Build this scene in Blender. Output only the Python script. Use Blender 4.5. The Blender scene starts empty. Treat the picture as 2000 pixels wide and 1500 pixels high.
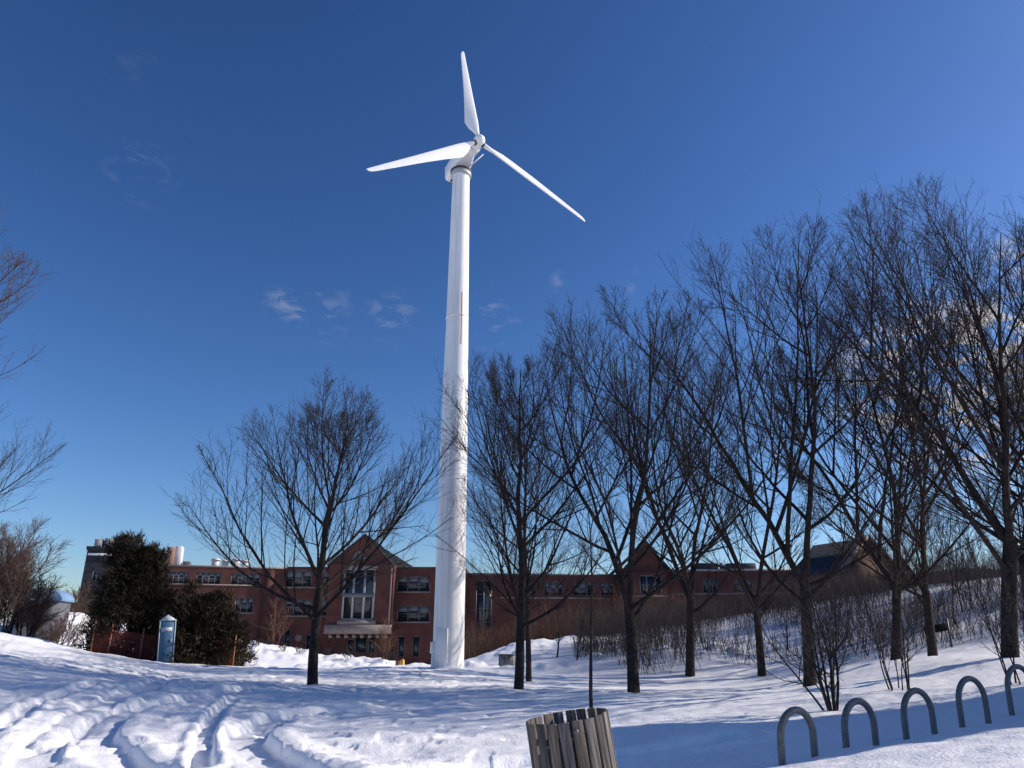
import bpy, math, random
import numpy as np
from mathutils import Vector, Matrix

scene = bpy.context.scene
C = scene.collection
R = math.radians
rng = np.random.default_rng(7)
random.seed(7)

# ------------------------------------------------------------------ camera
EYE = 1.6
FPX = 1428.0            # focal length in pixels of a 2000 px wide frame
PITCH = R(19.12)
cam_d = bpy.data.cameras.new('camera')
cam = bpy.data.objects.new('camera', cam_d)
C.objects.link(cam)
cam_d.sensor_width = 36.0
cam_d.lens = 36.0 * FPX / 2000.0
cam_d.clip_end = 6000
cam_d.clip_start = 0.05
cam.location = (0, 0, EYE)
cam.rotation_euler = (R(90) + PITCH, 0, 0)
scene.camera = cam

# ------------------------------------------------------------------ world, sun
SUN_EL, SUN_AZ = 29.0, 80.0          # azimuth from +Y towards +X
w = bpy.data.worlds.new('World')
scene.world = w
w.use_nodes = True
nt = w.node_tree
nt.nodes.clear()
N = nt.nodes.new
out = N('ShaderNodeOutputWorld')
bg = N('ShaderNodeBackground')
bg.inputs['Strength'].default_value = 0.076
sky = N('ShaderNodeTexSky')
sky.sky_type = 'NISHITA'
sky.sun_disc = False
sky.sun_elevation = R(SUN_EL)
sky.sun_rotation = R(SUN_AZ)
sky.altitude = 200
sky.air_density = 1.0
sky.dust_density = 0.6
sky.ozone_density = 3.0
hs = N('ShaderNodeHueSaturation')
hs.inputs['Saturation'].default_value = 1.14
hs.inputs['Value'].default_value = 1.0
nt.links.new(sky.outputs[0], hs.inputs['Color'])
gm = N('ShaderNodeMixRGB')
gm.blend_type = 'MULTIPLY'
gm.inputs[0].default_value = 1.0
gm.inputs[2].default_value = (.90, .90, 1.0, 1)
gg = N('ShaderNodeGamma')
gg.inputs[1].default_value = 1.28
nt.links.new(hs.outputs[0], gg.inputs[0])
nt.links.new(gg.outputs[0], gm.inputs[1])
# thin clouds: noise in view direction, fixed to the sky
tc = N('ShaderNodeTexCoord')
mp = N('ShaderNodeMapping')
mp.inputs['Scale'].default_value = (6, 6, 15)
nt.links.new(tc.outputs['Generated'], mp.inputs[0])
nz = N('ShaderNodeTexNoise')
nz.inputs['Scale'].default_value = 4.2
nz.inputs['Detail'].default_value = 7
nz.inputs['Roughness'].default_value = 0.62
nz.inputs['Distortion'].default_value = 0.4
nt.links.new(mp.outputs[0], nz.inputs['Vector'])


def wblob(direction, inner, outer):
    """soft patch of sky round a direction"""
    d = Vector(direction).normalized()
    dp = N('ShaderNodeVectorMath'); dp.operation = 'DISTANCE'
    nt.links.new(tc.outputs['Generated'], dp.inputs[0])
    dp.inputs[1].default_value = d
    mr = N('ShaderNodeMapRange')
    mr.inputs[1].default_value = inner
    mr.inputs[2].default_value = outer
    mr.inputs[3].default_value = 1
    mr.inputs[4].default_value = 0
    nt.links.new(dp.outputs['Value'], mr.inputs[0])
    return mr.outputs[0]


def ray(px, py):
    x = px - 1000.0
    u = 750.0 - py
    return (x, FPX * math.cos(PITCH) - u * math.sin(PITCH), FPX * math.sin(PITCH) + u * math.cos(PITCH))


def at(px, py, Y):
    r = ray(px, py)
    k = Y / r[1]
    return Vector((r[0] * k, Y, EYE + r[2] * k))


def mathn(op, a, b):
    m = N('ShaderNodeMath'); m.operation = op; m.use_clamp = (op != 'SUBTRACT')
    for i, v in enumerate((a, b)):
        if isinstance(v, (int, float)):
            m.inputs[i].default_value = v
        else:
            nt.links.new(v, m.inputs[i])
    return m.outputs[0]


masks = None
for (px, py, i_, o_, amt, lo) in ((1780, 760, .04, .11, 1.0, .48), (1880, 700, .02, .10, 1.0, .46), (1860, 850, .02, .08, .9, .49), (1995, 500, .01, .035, .6, .46), (1985, 690, .02, .08, 1.0, .45),
                              (628, 612, .0, .05, .17, .50), (560, 592, .0, .035, .22, .5), (275, 340, .0, .045, .12, .50),
                              (765, 622, .0, .045, .18, .50), (1093, 550, .0, .018, .14, .44), (255, 118, .0, .04, .03, .5),
                              (955, 620, .0, .05, .2, .52), (1235, 560, 0, .03, .08, .5)):
    b = wblob(ray(px, py), i_, o_)
    s = mathn('SUBTRACT', nz.outputs[0], lo)
    s = mathn('MULTIPLY', s, 7.0)
    s = mathn('MULTIPLY', s, b)
    s = mathn('MULTIPLY', s, amt)
    masks = s if masks is None else mathn('ADD', masks, s)
mx = N('ShaderNodeMixRGB')
mx.inputs[2].default_value = (8.6, 8.4, 8.8, 1)
nt.links.new(masks, mx.inputs[0])
nt.links.new(gm.outputs[0], mx.inputs[1])
nt.links.new(mx.outputs[0], bg.inputs[0])
nt.links.new(bg.outputs[0], out.inputs[0])

sun_d = bpy.data.lights.new('sun', 'SUN')
sun_d.energy = 5.0
sun_d.angle = R(0.53)
sun_d.color = (1.0, 0.90, 0.80)
sun = bpy.data.objects.new('sun', sun_d)
C.objects.link(sun)
sd = Vector((math.sin(R(SUN_AZ)) * math.cos(R(SUN_EL)), math.cos(R(SUN_AZ)) * math.cos(R(SUN_EL)), math.sin(R(SUN_EL))))
sun.rotation_euler = (-sd).to_track_quat('-Z', 'Y').to_euler()

vs = scene.view_settings
vs.view_transform = 'Standard'
vs.look = 'None'
vs.gamma = 1
vs.exposure = 0.15
scene.cycles.max_bounces = 6


# ------------------------------------------------------------------ helpers
def tag(o, label=None, cat=None, group=None, kind=None):
    if label: o['label'] = label
    if cat: o['category'] = cat
    if group: o['group'] = group
    if kind: o['kind'] = kind
    return o


def empty(name, loc, label=None, cat=None, group=None, rz=0):
    o = bpy.data.objects.new(name, None)
    C.objects.link(o)
    o.location = loc
    o.rotation_euler = (0, 0, rz)
    o.empty_display_size = 0.3
    return tag(o, label, cat, group)


def link_mesh(name, V, F, m, parent=None, smooth=False):
    """V (n,3) array, F list of index arrays (each (k,4) or (k,3))"""
    me = bpy.data.meshes.new(name)
    V = np.asarray(V, dtype=np.float32)
    me.vertices.add(len(V))
    me.vertices.foreach_set('co', V.ravel())
    loops = []
    starts = []
    tot = []
    off = 0
    for f in F:
        f = np.asarray(f, dtype=np.int32)
        if len(f) == 0: continue
        k = f.shape[1]
        loops.append(f.ravel())
        starts.append(off + np.arange(len(f)) * k)
        tot.append(np.full(len(f), k))
        off += f.size
    loops = np.concatenate(loops); starts = np.concatenate(starts)
    me.loops.add(len(loops))
    me.loops.foreach_set('vertex_index', loops.astype(np.int32))
    me.polygons.add(len(starts))
    me.polygons.foreach_set('loop_start', starts.astype(np.int32))
    if smooth:
        me.polygons.foreach_set('use_smooth', np.ones(len(starts), dtype=bool))
    me.update(calc_edges=True)
    me.validate()
    me.materials.append(m)
    o = bpy.data.objects.new(name, me)
    C.objects.link(o)
    if parent: o.parent = parent
    return o


class MB:
    """collects boxes, prisms, tubes into one mesh"""
    def __init__(s):
        s.v = []; s.q = []; s.t = []; s.n = 0

    def add(s, V, Q=(), T=()):
        V = [tuple(v) for v in V]
        s.v += V
        s.q += [[a + s.n for a in f] for f in Q]
        s.t += [[a + s.n for a in f] for f in T]
        s.n += len(V)
        return s

    def box(s, x0, x1, y0, y1, z0, z1, M=None):
        V = [Vector((x, y, z)) for z in (z0, z1) for y in (y0, y1) for x in (x0, x1)]
        if M is not None: V = [M @ v for v in V]
        return s.add(V, [(0, 2, 3, 1), (4, 5, 7, 6), (0, 1, 5, 4), (2, 6, 7, 3), (0, 4, 6, 2), (1, 3, 7, 5)])

    def prism(s, poly, y0, y1, M=None):
        """poly in (x,z), extruded along y"""
        n = len(poly)
        V = [Vector((p[0], y0, p[1])) for p in poly] + [Vector((p[0], y1, p[1])) for p in poly]
        if M is not None: V = [M @ v for v in V]
        Q = [(i, (i + 1) % n, n + (i + 1) % n, n + i) for i in range(n)]
        T = [(0, i, i + 1) for i in range(1, n - 1)] + [(n, n + i + 1, n + i) for i in range(1, n - 1)]
        return s.add(V, Q, T)

    def cyl(s, x, y, z0, z1, r0, r1=None, k=16, M=None, cap=True):
        if r1 is None: r1 = r0
        V = []
        for z, r in ((z0, r0), (z1, r1)):
            V += [Vector((x + r * math.cos(2 * math.pi * i / k), y + r * math.sin(2 * math.pi * i / k), z)) for i in range(k)]
        Q = [(i, (i + 1) % k, k + (i + 1) % k, k + i) for i in range(k)]
        T = []
        if cap:
            V += [Vector((x, y, z0)), Vector((x, y, z1))]
            T = [(2 * k, (i + 1) % k, i) for i in range(k)] + [(2 * k + 1, k + i, k + (i + 1) % k) for i in range(k)]
        if M is not None: V = [M @ v for v in V]
        return s.add(V, Q, T)

    def tube(s, pts, rad, k=10, refv=None):
        P = np.array([[list(p) for p in pts]], float)
        Rr = np.array([[rad] * len(pts) if np.isscalar(rad) else rad], float)
        V, Q = tubes(P, Rr, k, refv)
        n = len(pts)
        V = [tuple(v) for v in V] + [tuple(pts[0]), tuple(pts[-1])]
        T = [(n * k, (i + 1) % k, i) for i in range(k)] + [(n * k + 1, (n - 1) * k + i, (n - 1) * k + (i + 1) % k) for i in range(k)]
        return s.add(V, Q.tolist(), T)

    def build(s, name, m, parent=None, smooth=False, bevel=0, seg=1):
        F = []
        if s.q: F.append(np.array(s.q))
        if s.t: F.append(np.array(s.t))
        o = link_mesh(name, np.array(s.v, float), F, m, parent, smooth)
        if bevel:
            b = o.modifiers.new('bevel', 'BEVEL'); b.width = bevel; b.segments = seg; b.limit_method = 'ANGLE'
        return o


def tubes(P, Rr, k=5, refv=None):
    """P (N,n,3) polylines, Rr (N,n) radii -> verts, quads"""
    Nn, n, _ = P.shape
    T = np.empty_like(P)
    T[:, 1:-1] = P[:, 2:] - P[:, :-2]
    T[:, 0] = P[:, 1] - P[:, 0]
    T[:, -1] = P[:, -1] - P[:, -2]
    T /= np.linalg.norm(T, axis=2, keepdims=True) + 1e-9
    avg = T.mean(axis=1)
    ref = np.zeros_like(avg)
    ref[np.arange(Nn), np.argmin(np.abs(avg), axis=1)] = 1
    if refv is not None: ref[:] = refv
    U = np.cross(T, ref[:, None, :])
    U /= np.linalg.norm(U, axis=2, keepdims=True) + 1e-9
    W = np.cross(T, U)
    a = np.arange(k) * 2 * np.pi / k
    ring = U[:, :, None, :] * np.cos(a)[None, None, :, None] + W[:, :, None, :] * np.sin(a)[None, None, :, None]
    V = P[:, :, None, :] + ring * Rr[:, :, None, None]
    idx = np.arange(Nn * n * k).reshape(Nn, n, k)
    a0 = idx[:, :-1, :]; a1 = idx[:, 1:, :]
    Q = np.stack([a0, np.roll(a0, -1, 2), np.roll(a1, -1, 2), a1], axis=-1).reshape(-1, 4)
    return V.reshape(-1, 3), Q


# value noise
def _hash(ix, iy, seed):
    h = (ix.astype(np.int64) * 374761393 + iy.astype(np.int64) * 668265263 + seed * 144665) & 0xffffffff
    h = ((h ^ (h >> 13)) * 1274126177) & 0xffffffff
    h = h ^ (h >> 16)
    return (h & 0xffff) / 65535.0


def vnoise(x, y, seed=0):
    ix = np.floor(x); iy = np.floor(y)
    fx = x - ix; fy = y - iy
    fx = fx * fx * fx * (fx * (fx * 6 - 15) + 10); fy = fy * fy * fy * (fy * (fy * 6 - 15) + 10)
    a = _hash(ix, iy, seed); b = _hash(ix + 1, iy, seed); c = _hash(ix, iy + 1, seed); d = _hash(ix + 1, iy + 1, seed)
    return (a * (1 - fx) + b * fx) * (1 - fy) + (c * (1 - fx) + d * fx) * fy - 0.5


def fbm(x, y, seed=0, octv=4, gain=.5):
    s = 0; a = 1
    for i in range(octv):
        ca, sa = math.cos(i * 1.1), math.sin(i * 1.1)
        s = s + a * vnoise((x * ca - y * sa) * 2 ** i + 17 * i, (x * sa + y * ca) * 2 ** i, seed + i)
        a *= gain
    return s


def sstep(a, b, x):
    t = np.clip((x - a) / (b - a), 0, 1)
    return t * t * (3 - 2 * t)


# ------------------------------------------------------------------ materials
def mat(name, col, rough=.7, metal=0, noise=None, bump=None, spec=None, extra=None):
    """noise=(scale, amount) varies the colour; bump=(scale, strength, distance)"""
    m = bpy.data.materials.new(name)
    m.use_nodes = True
    t = m.node_tree
    b = t.nodes['Principled BSDF']
    b.inputs['Base Color'].default_value = (*col, 1)
    b.inputs['Roughness'].default_value = rough
    b.inputs['Metallic'].default_value = metal
    if spec is not None: b.inputs['Specular IOR Level'].default_value = spec
    co = t.nodes.new('ShaderNodeTexCoord')
    if noise:
        n = t.nodes.new('ShaderNodeTexNoise')
        n.inputs['Scale'].default_value = noise[0]
        n.inputs['Detail'].default_value = 5
        t.links.new(co.outputs['Object'], n.inputs['Vector'])
        r = t.nodes.new('ShaderNodeValToRGB')
        k = noise[1]
        r.color_ramp.elements[0].position = .3
        r.color_ramp.elements[1].position = .7
        r.color_ramp.elements[0].color = (*[max(0, c * (1 - k)) for c in col], 1)
        c2 = noise[2] if len(noise) > 2 else [min(1, c * (1 + k)) for c in col]
        r.color_ramp.elements[1].color = (*c2, 1)
        t.links.new(n.outputs[0], r.inputs[0])
        t.links.new(r.outputs[0], b.inputs['Base Color'])
    if bump:
        n = t.nodes.new('ShaderNodeTexNoise')
        n.inputs['Scale'].default_value = bump[0]
        n.inputs['Detail'].default_value = 6
        t.links.new(co.outputs['Object'], n.inputs['Vector'])
        bp = t.nodes.new('ShaderNodeBump')
        bp.inputs['Strength'].default_value = bump[1]
        bp.inputs['Distance'].default_value = bump[2]
        t.links.new(n.outputs[0], bp.inputs['Height'])
        t.links.new(bp.outputs[0], b.inputs['Normal'])
    return m


M = {}
M['snow'] = mat('snow', (.88, .885, .90), .5, bump=(26, .7, .02), spec=.3)
M['bark'] = mat('bark', (.036, .029, .027), .95, noise=(9, .5), bump=(25, .9, .03), spec=.1)
M['twig'] = mat('twig', (.058, .046, .044), .9, noise=(1.5, .35), spec=.1)
M['twig_brown'] = mat('twig_brown', (.115, .078, .064), .9, noise=(1.5, .35), spec=.1)
M['brush'] = mat('brush', (.085, .072, .070), .95, noise=(1.2, .4), spec=.1)
M['brush_brown'] = mat('brush_brown', (.14, .08, .056), .95, noise=(1.2, .4), spec=.1)
M['turbine'] = mat('turbine_paint', (.86, .86, .85), .38, noise=(.6, .03), spec=.5)
def streaks(m):
    t = m.node_tree
    b = t.nodes['Principled BSDF']
    src = b.inputs['Base Color'].links[0].from_socket
    co = t.nodes.new('ShaderNodeTexCoord'); mp_ = t.nodes.new('ShaderNodeMapping'); mp_.inputs['Scale'].default_value = (5, 5, .16)
    n = t.nodes.new('ShaderNodeTexNoise'); n.inputs['Scale'].default_value = 1.3; n.inputs['Detail'].default_value = 7
    r = t.nodes.new('ShaderNodeValToRGB')
    r.color_ramp.elements[0].position = .35; r.color_ramp.elements[0].color = (.80, .78, .75, 1)
    r.color_ramp.elements[1].position = .55; r.color_ramp.elements[1].color = (1, 1, 1, 1)
    mx_ = t.nodes.new('ShaderNodeMixRGB'); mx_.blend_type = 'MULTIPLY'; mx_.inputs[0].default_value = .8
    t.links.new(co.outputs['Object'], mp_.inputs[0]); t.links.new(mp_.outputs[0], n.inputs['Vector']); t.links.new(n.outputs[0], r.inputs[0])
    t.links.new(src, mx_.inputs[1]); t.links.new(r.outputs[0], mx_.inputs[2]); t.links.new(mx_.outputs[0], b.inputs['Base Color'])


M['tower'] = mat('tower_paint', (.86, .86, .85), .4, noise=(.6, .03), spec=.5)
streaks(M['tower'])
M['turbine_grey'] = mat('turbine_grey', (.42, .42, .44), .45)
M['dark_metal'] = mat('dark_metal', (.05, .05, .055), .5, .4)
M['rust'] = mat('rust', (.30, .13, .07), .85, noise=(6, .4))
M['slate'] = mat('slate', (.040, .042, .050), .95, noise=(2.5, .35), bump=(8, .5, .03), spec=.08)
M['stone'] = mat('stone', (.21, .175, .16), .85, noise=(3, .12))
M['frame'] = mat('window_frame', (.13, .13, .14), .5)
M['frame_white'] = mat('window_frame_white', (.30, .30, .32), .5)
M['glass'] = mat('window_glass', (.018, .024, .03), .08, spec=.5)
M['blind'] = mat('blind', (.13, .14, .155), .8)
M['roofmetal'] = mat('roof_metal', (.33, .31, .31), .6, noise=(2, .15))
M['duct'] = mat('duct', (.62, .60, .58), .55, noise=(3, .1))
M['wood'] = mat('weathered_wood', (.17, .155, .145), .85, bump=(60, .5, .004), spec=.2)
M['galv'] = mat('galvanised_steel', (.15, .15, .15), .62, .45, noise=(25, .25), bump=(90, .15, .002))
M['fence'] = mat('fence_plastic', (.13, .022, .014), .7, noise=(5, .2))
M['blue'] = mat('cubicle_blue', (.065, .15, .25), .5, noise=(3, .08))
M['white_pl'] = mat('white_plastic', (.42, .47, .52), .5)
M['yellow'] = mat('yellow_paint', (.75, .42, .04), .5)
M['red'] = mat('red_paint', (.42, .05, .04), .5)
M['grey_box'] = mat('grey_box', (.12, .13, .135), .6, noise=(6, .25))
M['black'] = mat('black_board', (.012, .012, .013), .95, spec=.03)
M['shed'] = mat('shed_wall', (.10, .105, .12), .8, noise=(3, .15))


def grain_mat(m):
    """stretched grain for the bin slats"""
    t = m.node_tree
    b = t.nodes['Principled BSDF']
    co = t.nodes.new('ShaderNodeTexCoord')
    mp_ = t.nodes.new('ShaderNodeMapping'); mp_.inputs['Scale'].default_value = (40, 40, 2.5)
    n = t.nodes.new('ShaderNodeTexNoise'); n.inputs['Scale'].default_value = 1.6; n.inputs['Detail'].default_value = 8
    r = t.nodes.new('ShaderNodeValToRGB')
    r.color_ramp.elements[0].position = .32; r.color_ramp.elements[0].color = (.055, .05, .048, 1)
    r.color_ramp.elements[1].position = .7; r.color_ramp.elements[1].color = (.24, .21, .185, 1)
    t.links.new(co.outputs['Object'], mp_.inputs[0]); t.links.new(mp_.outputs[0], n.inputs['Vector'])
    t.links.new(n.outputs[0], r.inputs[0]); t.links.new(r.outputs[0], b.inputs['Base Color'])


grain_mat(M['wood'])


def grain_variant(name, f):
    m = M['wood'].copy(); m.name = name
    for n in m.node_tree.nodes:
        if n.type == 'VALTORGB':
            for e in n.color_ramp.elements: e.color = [c * k for c, k in zip(e.color[:3], f)] + [1]
    return m


WOODS = [M['wood'], grain_variant('weathered_wood_dark', (.62, .64, .68)), grain_variant('weathered_wood_warm', (1.15, 1.02, .88))]


def brick_mat(name, c1, c2, mortar):
    m = mat(name, c1, .88, spec=.2)
    t = m.node_tree
    b = t.nodes['Principled BSDF']
    co = t.nodes.new('ShaderNodeTexCoord')
    sp = t.nodes.new('ShaderNodeSeparateXYZ'); cb = t.nodes.new('ShaderNodeCombineXYZ')
    ad = t.nodes.new('ShaderNodeMath'); ad.operation = 'ADD'
    t.links.new(co.outputs['Object'], sp.inputs[0])
    t.links.new(sp.outputs[0], ad.inputs[0]); t.links.new(sp.outputs[1], ad.inputs[1])
    t.links.new(ad.outputs[0], cb.inputs[0]); t.links.new(sp.outputs[2], cb.inputs[1])
    br = t.nodes.new('ShaderNodeTexBrick')
    br.inputs['Scale'].default_value = 1
    br.inputs['Brick Width'].default_value = .22
    br.inputs['Row Height'].default_value = .075
    br.inputs['Mortar Size'].default_value = .010
    br.inputs['Color1'].default_value = (*c1, 1)
    br.inputs['Color2'].default_value = (*c2, 1)
    br.inputs['Mortar'].default_value = (*mortar, 1)
    t.links.new(cb.outputs[0], br.inputs['Vector'])
    n = t.nodes.new('ShaderNodeTexNoise'); n.inputs['Scale'].default_value = .7; n.inputs['Detail'].default_value = 6
    t.links.new(co.outputs['Object'], n.inputs['Vector'])
    r = t.nodes.new('ShaderNodeValToRGB')
    r.color_ramp.elements[0].position = .3; r.color_ramp.elements[0].color = (.72, .72, .72, 1)
    r.color_ramp.elements[1].position = .72; r.color_ramp.elements[1].color = (1.18, 1.15, 1.12, 1)
    t.links.new(n.outputs[0], r.inputs[0])
    mx_ = t.nodes.new('ShaderNodeMixRGB'); mx_.blend_type = 'MULTIPLY'; mx_.inputs[0].default_value = 1
    t.links.new(br.outputs[0], mx_.inputs[1]); t.links.new(r.outputs[0], mx_.inputs[2])
    t.links.new(mx_.outputs[0], b.inputs['Base Color'])
    return m


M['brick'] = brick_mat('brick', (.125, .036, .028), (.090, .028, .023), (.10, .068, .06))
M['brick_dark'] = brick_mat('brick_dark', (.092, .031, .024), (.07, .026, .02), (.10, .065, .055))
M['brick_tan'] = brick_mat('brick_tan', (.12, .06, .042), (.10, .05, .035), (.13, .09, .07))

# ------------------------------------------------------------------ terrain
# trees: base pixel, distance, top pixel row, crown radius, leaders, fork height, seed, label
TREES = [
    (612, 1338, 27, 735, 4.9, 1, 'rounded bare tree standing alone left of the white turbine tower'),
    (1013, 1345, 26, 665, 4.4, 1, 'bare tree just right of the turbine tower, trunk beside a thinner trunk'),
    (1033, 1330, 34, 800, 3.6, 1, 'thinner bare tree right behind the first trunk right of the tower'),
    (1237, 1350, 25, 555, 5.3, 2, 'tall bare tree with a thick trunk behind the wooden slat bin'),
    (1347, 1320, 37, 650, 4.4, 3, 'bare tree forking into three limbs, with a stub branch low on its right'),
    (1487, 1320, 36, 590, 4.0, 2, 'slim bare tree between the three forked tree and the big leaning one'),
    (1580, 1342, 25, 415, 5.0, 2, 'big bare tree behind the nearest bike rack, forking in two and sweeping left'),
    (1747, 1287, 27, 520, 4.2, 2, 'bare tree behind the small clump of straight stems'),
    (1820, 1284, 28, 490, 4.2, 3, 'bare tree forking low beside the dark sign board on the hill'),
    (1970, 1284, 22, 345, 5.0, 3, 'thickest bare tree, rightmost on the snowy slope, behind the farthest bike racks'),
]
ctrl = [(-4, 4, 0), (0, 4, .02), (4, 4, .25), (-12, 5, .1), (12, 5, .9), (0, 10.6, 0), (-4, 10.6, 0), (-8, 10.6, .05),
        (0, 17, .05), (-6, 18, .05), (-12, 14, .2), (0, 22, .08)]


def cp(px, py, Y):
    p = at(px, py, Y)
    ctrl.append((p.x, p.y, p.z))
    return p


for t in TREES: cp(t[0], t[1], t[2])
RACKS = [((1528, 1488), (1592, 1478), 8.9, 1380), ((1655, 1472), (1712, 1459), 9.65, 1363),
         ((1772, 1449), (1826, 1435), 10.5, 1343), ((1881, 1426), (1931, 1412), 11.4, 1320), ((1978, 1401), (2025, 1389), 12.4, 1297)]
for a, b_, Y, top in RACKS: cp(*a, Y)
cp(1650, 1500, 7.4); cp(2000, 1420, 8.8); cp(2100, 1440, 7.6); cp(1850, 1500, 6.6)
cp(1628, 1393, 15); cp(1757, 1345, 18); cp(1990, 1335, 15.5); cp(1155, 1385, 17.5)
cp(2150, 1290, 22); cp(1450, 1425, 12.5)
# ridge in front of the turbine and the low ground behind it
for px, py, Y in ((875, 1303, 38), (875, 1301, 44), (700, 1310, 43), (550, 1306, 42), (430, 1299, 40), (340, 1297, 37), (250, 1286, 36), (170, 1272, 36),
                  (90, 1250, 35), (0, 1238, 34), (-150, 1225, 33), (-400, 1215, 30), (1000, 1308, 42), (1100, 1308, 40), (1200, 1304, 39), (1350, 1290, 39), (1500, 1275, 40),
                  (1150, 1245, 58), (1350, 1215, 56), (1500, 1192, 55), (1700, 1160, 52), (1850, 1140, 50), (2000, 1124, 48), (2300, 1100, 45),
                  (1040, 1262, 58), (940, 1284, 54),
                  (150, 1310, 25), (0, 1300, 22), (300, 1335, 22), (-200, 1290, 20), (60, 1400, 14)):
    cp(px, py, Y)
for x, y, z in ((-13, 56, -1.0), (-5, 56, -1.2), (-22, 52, -.5), (-30, 50, .2), (-26, 84, 0), (-14, 84, -1.3), (-5, 84, -1.4), (8, 84, -.3), (20, 84, .3), (35, 84, 1.2), (55, 84, 3.0),
                (-45, 60, 3.0), (-36, 62, 2.0), (-60, 60, 4), (60, 45, 7), (60, 20, 4.5), (35, 15, 2.8), (-30, 10, 1.5), (-30, 0, 1), (0, -20, 0), (30, -20, 2), (-45, 85, .8)):
    ctrl.append((x, y, z))
ctrl = np.array(ctrl, float)


def _tps(r2):
    return np.where(r2 > 1e-9, r2 * np.log(r2 + 1e-12), 0)


_d2 = ((ctrl[:, None, :2] - ctrl[None, :, :2]) ** 2).sum(-1)
_K = _tps(_d2) + np.eye(len(ctrl)) * 2.0
_Pm = np.c_[np.ones(len(ctrl)), ctrl[:, :2]]
_A = np.block([[_K, _Pm], [_Pm.T, np.zeros((3, 3))]])
_w = np.linalg.solve(_A, np.r_[ctrl[:, 2], 0, 0, 0])


def base_z(x, y):
    x = np.atleast_1d(np.asarray(x, float)); y = np.atleast_1d(np.asarray(y, float))
    o = np.empty(len(x))
    for i in range(0, len(x), 40000):
        xs = x[i:i + 40000]; ys = y[i:i + 40000]
        d2 = (xs[:, None] - ctrl[None, :, 0]) ** 2 + (ys[:, None] - ctrl[None, :, 1]) ** 2
        o[i:i + 40000] = _tps(d2) @ _w[:-3] + _w[-3] + _w[-2] * xs + _w[-1] * ys
    r = np.hypot(x, y - 30)
    k = sstep(58, 100, r)
    o = np.clip(o, -2, 9)
    return o * (1 - k) + (-1.0) * k


def gz(x, y):
    return float(base_z([x], [y])[0])


def ghit(px, py):
    """where the pixel's ray meets the ground"""
    r = np.array(ray(px, py))
    Y = np.geomspace(5, 90, 500)
    X = r[0] / r[1] * Y; Z = EYE + r[2] / r[1] * Y
    g = base_z(X, Y)
    i = np.argmax(Z < g)
    if i == 0: i = 400
    return X[i], Y[i]


TRENCH = [  # pixel curve, half width, depth, rim height
    ([(600, 1520), (530, 1480), (490, 1450), (480, 1428), (520, 1408), (600, 1394), (700, 1386), (860, 1378)], .44, .20, .06),
    ([(300, 1520), (215, 1470), (185, 1432), (195, 1405), (250, 1385), (330, 1368), (430, 1352), (520, 1345)], .40, .15, .05),
    ([(392, 1510), (396, 1455), (404, 1420), (428, 1392), (455, 1362)], .17, .12, .04),
    ([(60, 1500), (90, 1450), (130, 1415), (180, 1385), (230, 1358), (290, 1338), (330, 1325)], .34, .08, .03),
    ([(-40, 1440), (30, 1400), (75, 1370), (130, 1352), (180, 1340)], .2, .10, .04),
    ([(800, 1520), (1000, 1492), (1250, 1470), (1420, 1440)], .35, .10, .05),
]


def detail(x, y):
    r = np.hypot(x, y)
    amp = 1 - .35 * sstep(30, 60, r)
    left = sstep(2, -6, x - .1 * y)
    # soft drifts and wind ripples, rougher on the trodden left
    z = (.07 + .05 * left) * fbm(x / 2.2, y / 1.5, 3, 3) * amp
    z += (.028 + .018 * left) * fbm(x / .8, y / .5, 11, 3, .55) * amp
    trail = left * sstep(-.05, .15, fbm(x / 2.5, y / 4, 19, 2) + .25 * sstep(-3, -6, x))
    z += .055 * trail * np.maximum(fbm(x / .26, y / .24, 23, 3, .6), -.05) * (r < 35)
    z += .022 * fbm(x / .30, y / .16, 131, 2, .6) * amp * sstep(60, 20, r)
    z += .035 * fbm((x + .3 * y) / 1.6, y / .45, 137, 2) * amp
    # footprints
    fp = vnoise(x / .42, y / .36, 41) + .25 * vnoise(x / .2, y / .2, 42)
    z -= (.006 + .05 * left) * sstep(.20, .36, fp) * (r < 40)
    # lumpy ploughed ridge just before the dip
    rid = np.exp(-((y - 41.5 - 1.2 * fbm(x / 7, y / 7, 77, 2)) / 1.3) ** 2) * (x < 14) * sstep(-16, -12, x)
    z += rid * (.16 + .45 * np.clip(fbm(x / .9, y / .9, 51, 3), -.2, 1))
    # snow mound right of the turbine
    z += .65 * np.exp(-(((x - .6) / 2.6) ** 2 + ((y - 47) / 2.5) ** 2)) * (1 + .5 * fbm(x / .9, y / .9, 57, 3))
    z += .5 * np.exp(-(((x - 4.0) / 2.2) ** 2 + ((y - 48) / 2.5) ** 2)) * (1 + .5 * fbm(x / .9, y / .9, 58, 3))
    # bright bank along the front of the brick building
    bank = sstep(66, 70.5, y) * sstep(78, 74, y) * sstep(-40, -34, x) * sstep(-9.5, -12, x)
    z += bank * (.95 + .02 * (x + 25) * -1 + .55 * fbm(x / 1.1, y / 1.1, 61, 3))
    bank2 = np.exp(-(((x + 34.8) / 3.6) ** 2 + ((y - 60) / 3.5) ** 2))
    z += bank2 * (1.9 + .9 * fbm(x / 1.6, y / 1.6, 63, 3))
    # bank under the bike racks' near side
    return z


def polydist(x, y, pl):
    best = np.full(len(x), 1e9)
    for (x0, y0), (x1, y1) in zip(pl[:-1], pl[1:]):
        dx, dy = x1 - x0, y1 - y0
        t = np.clip(((x - x0) * dx + (y - y0) * dy) / (dx * dx + dy * dy + 1e-9), 0, 1)
        best = np.minimum(best, np.hypot(x - x0 - t * dx, y - y0 - t * dy))
    return best


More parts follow.
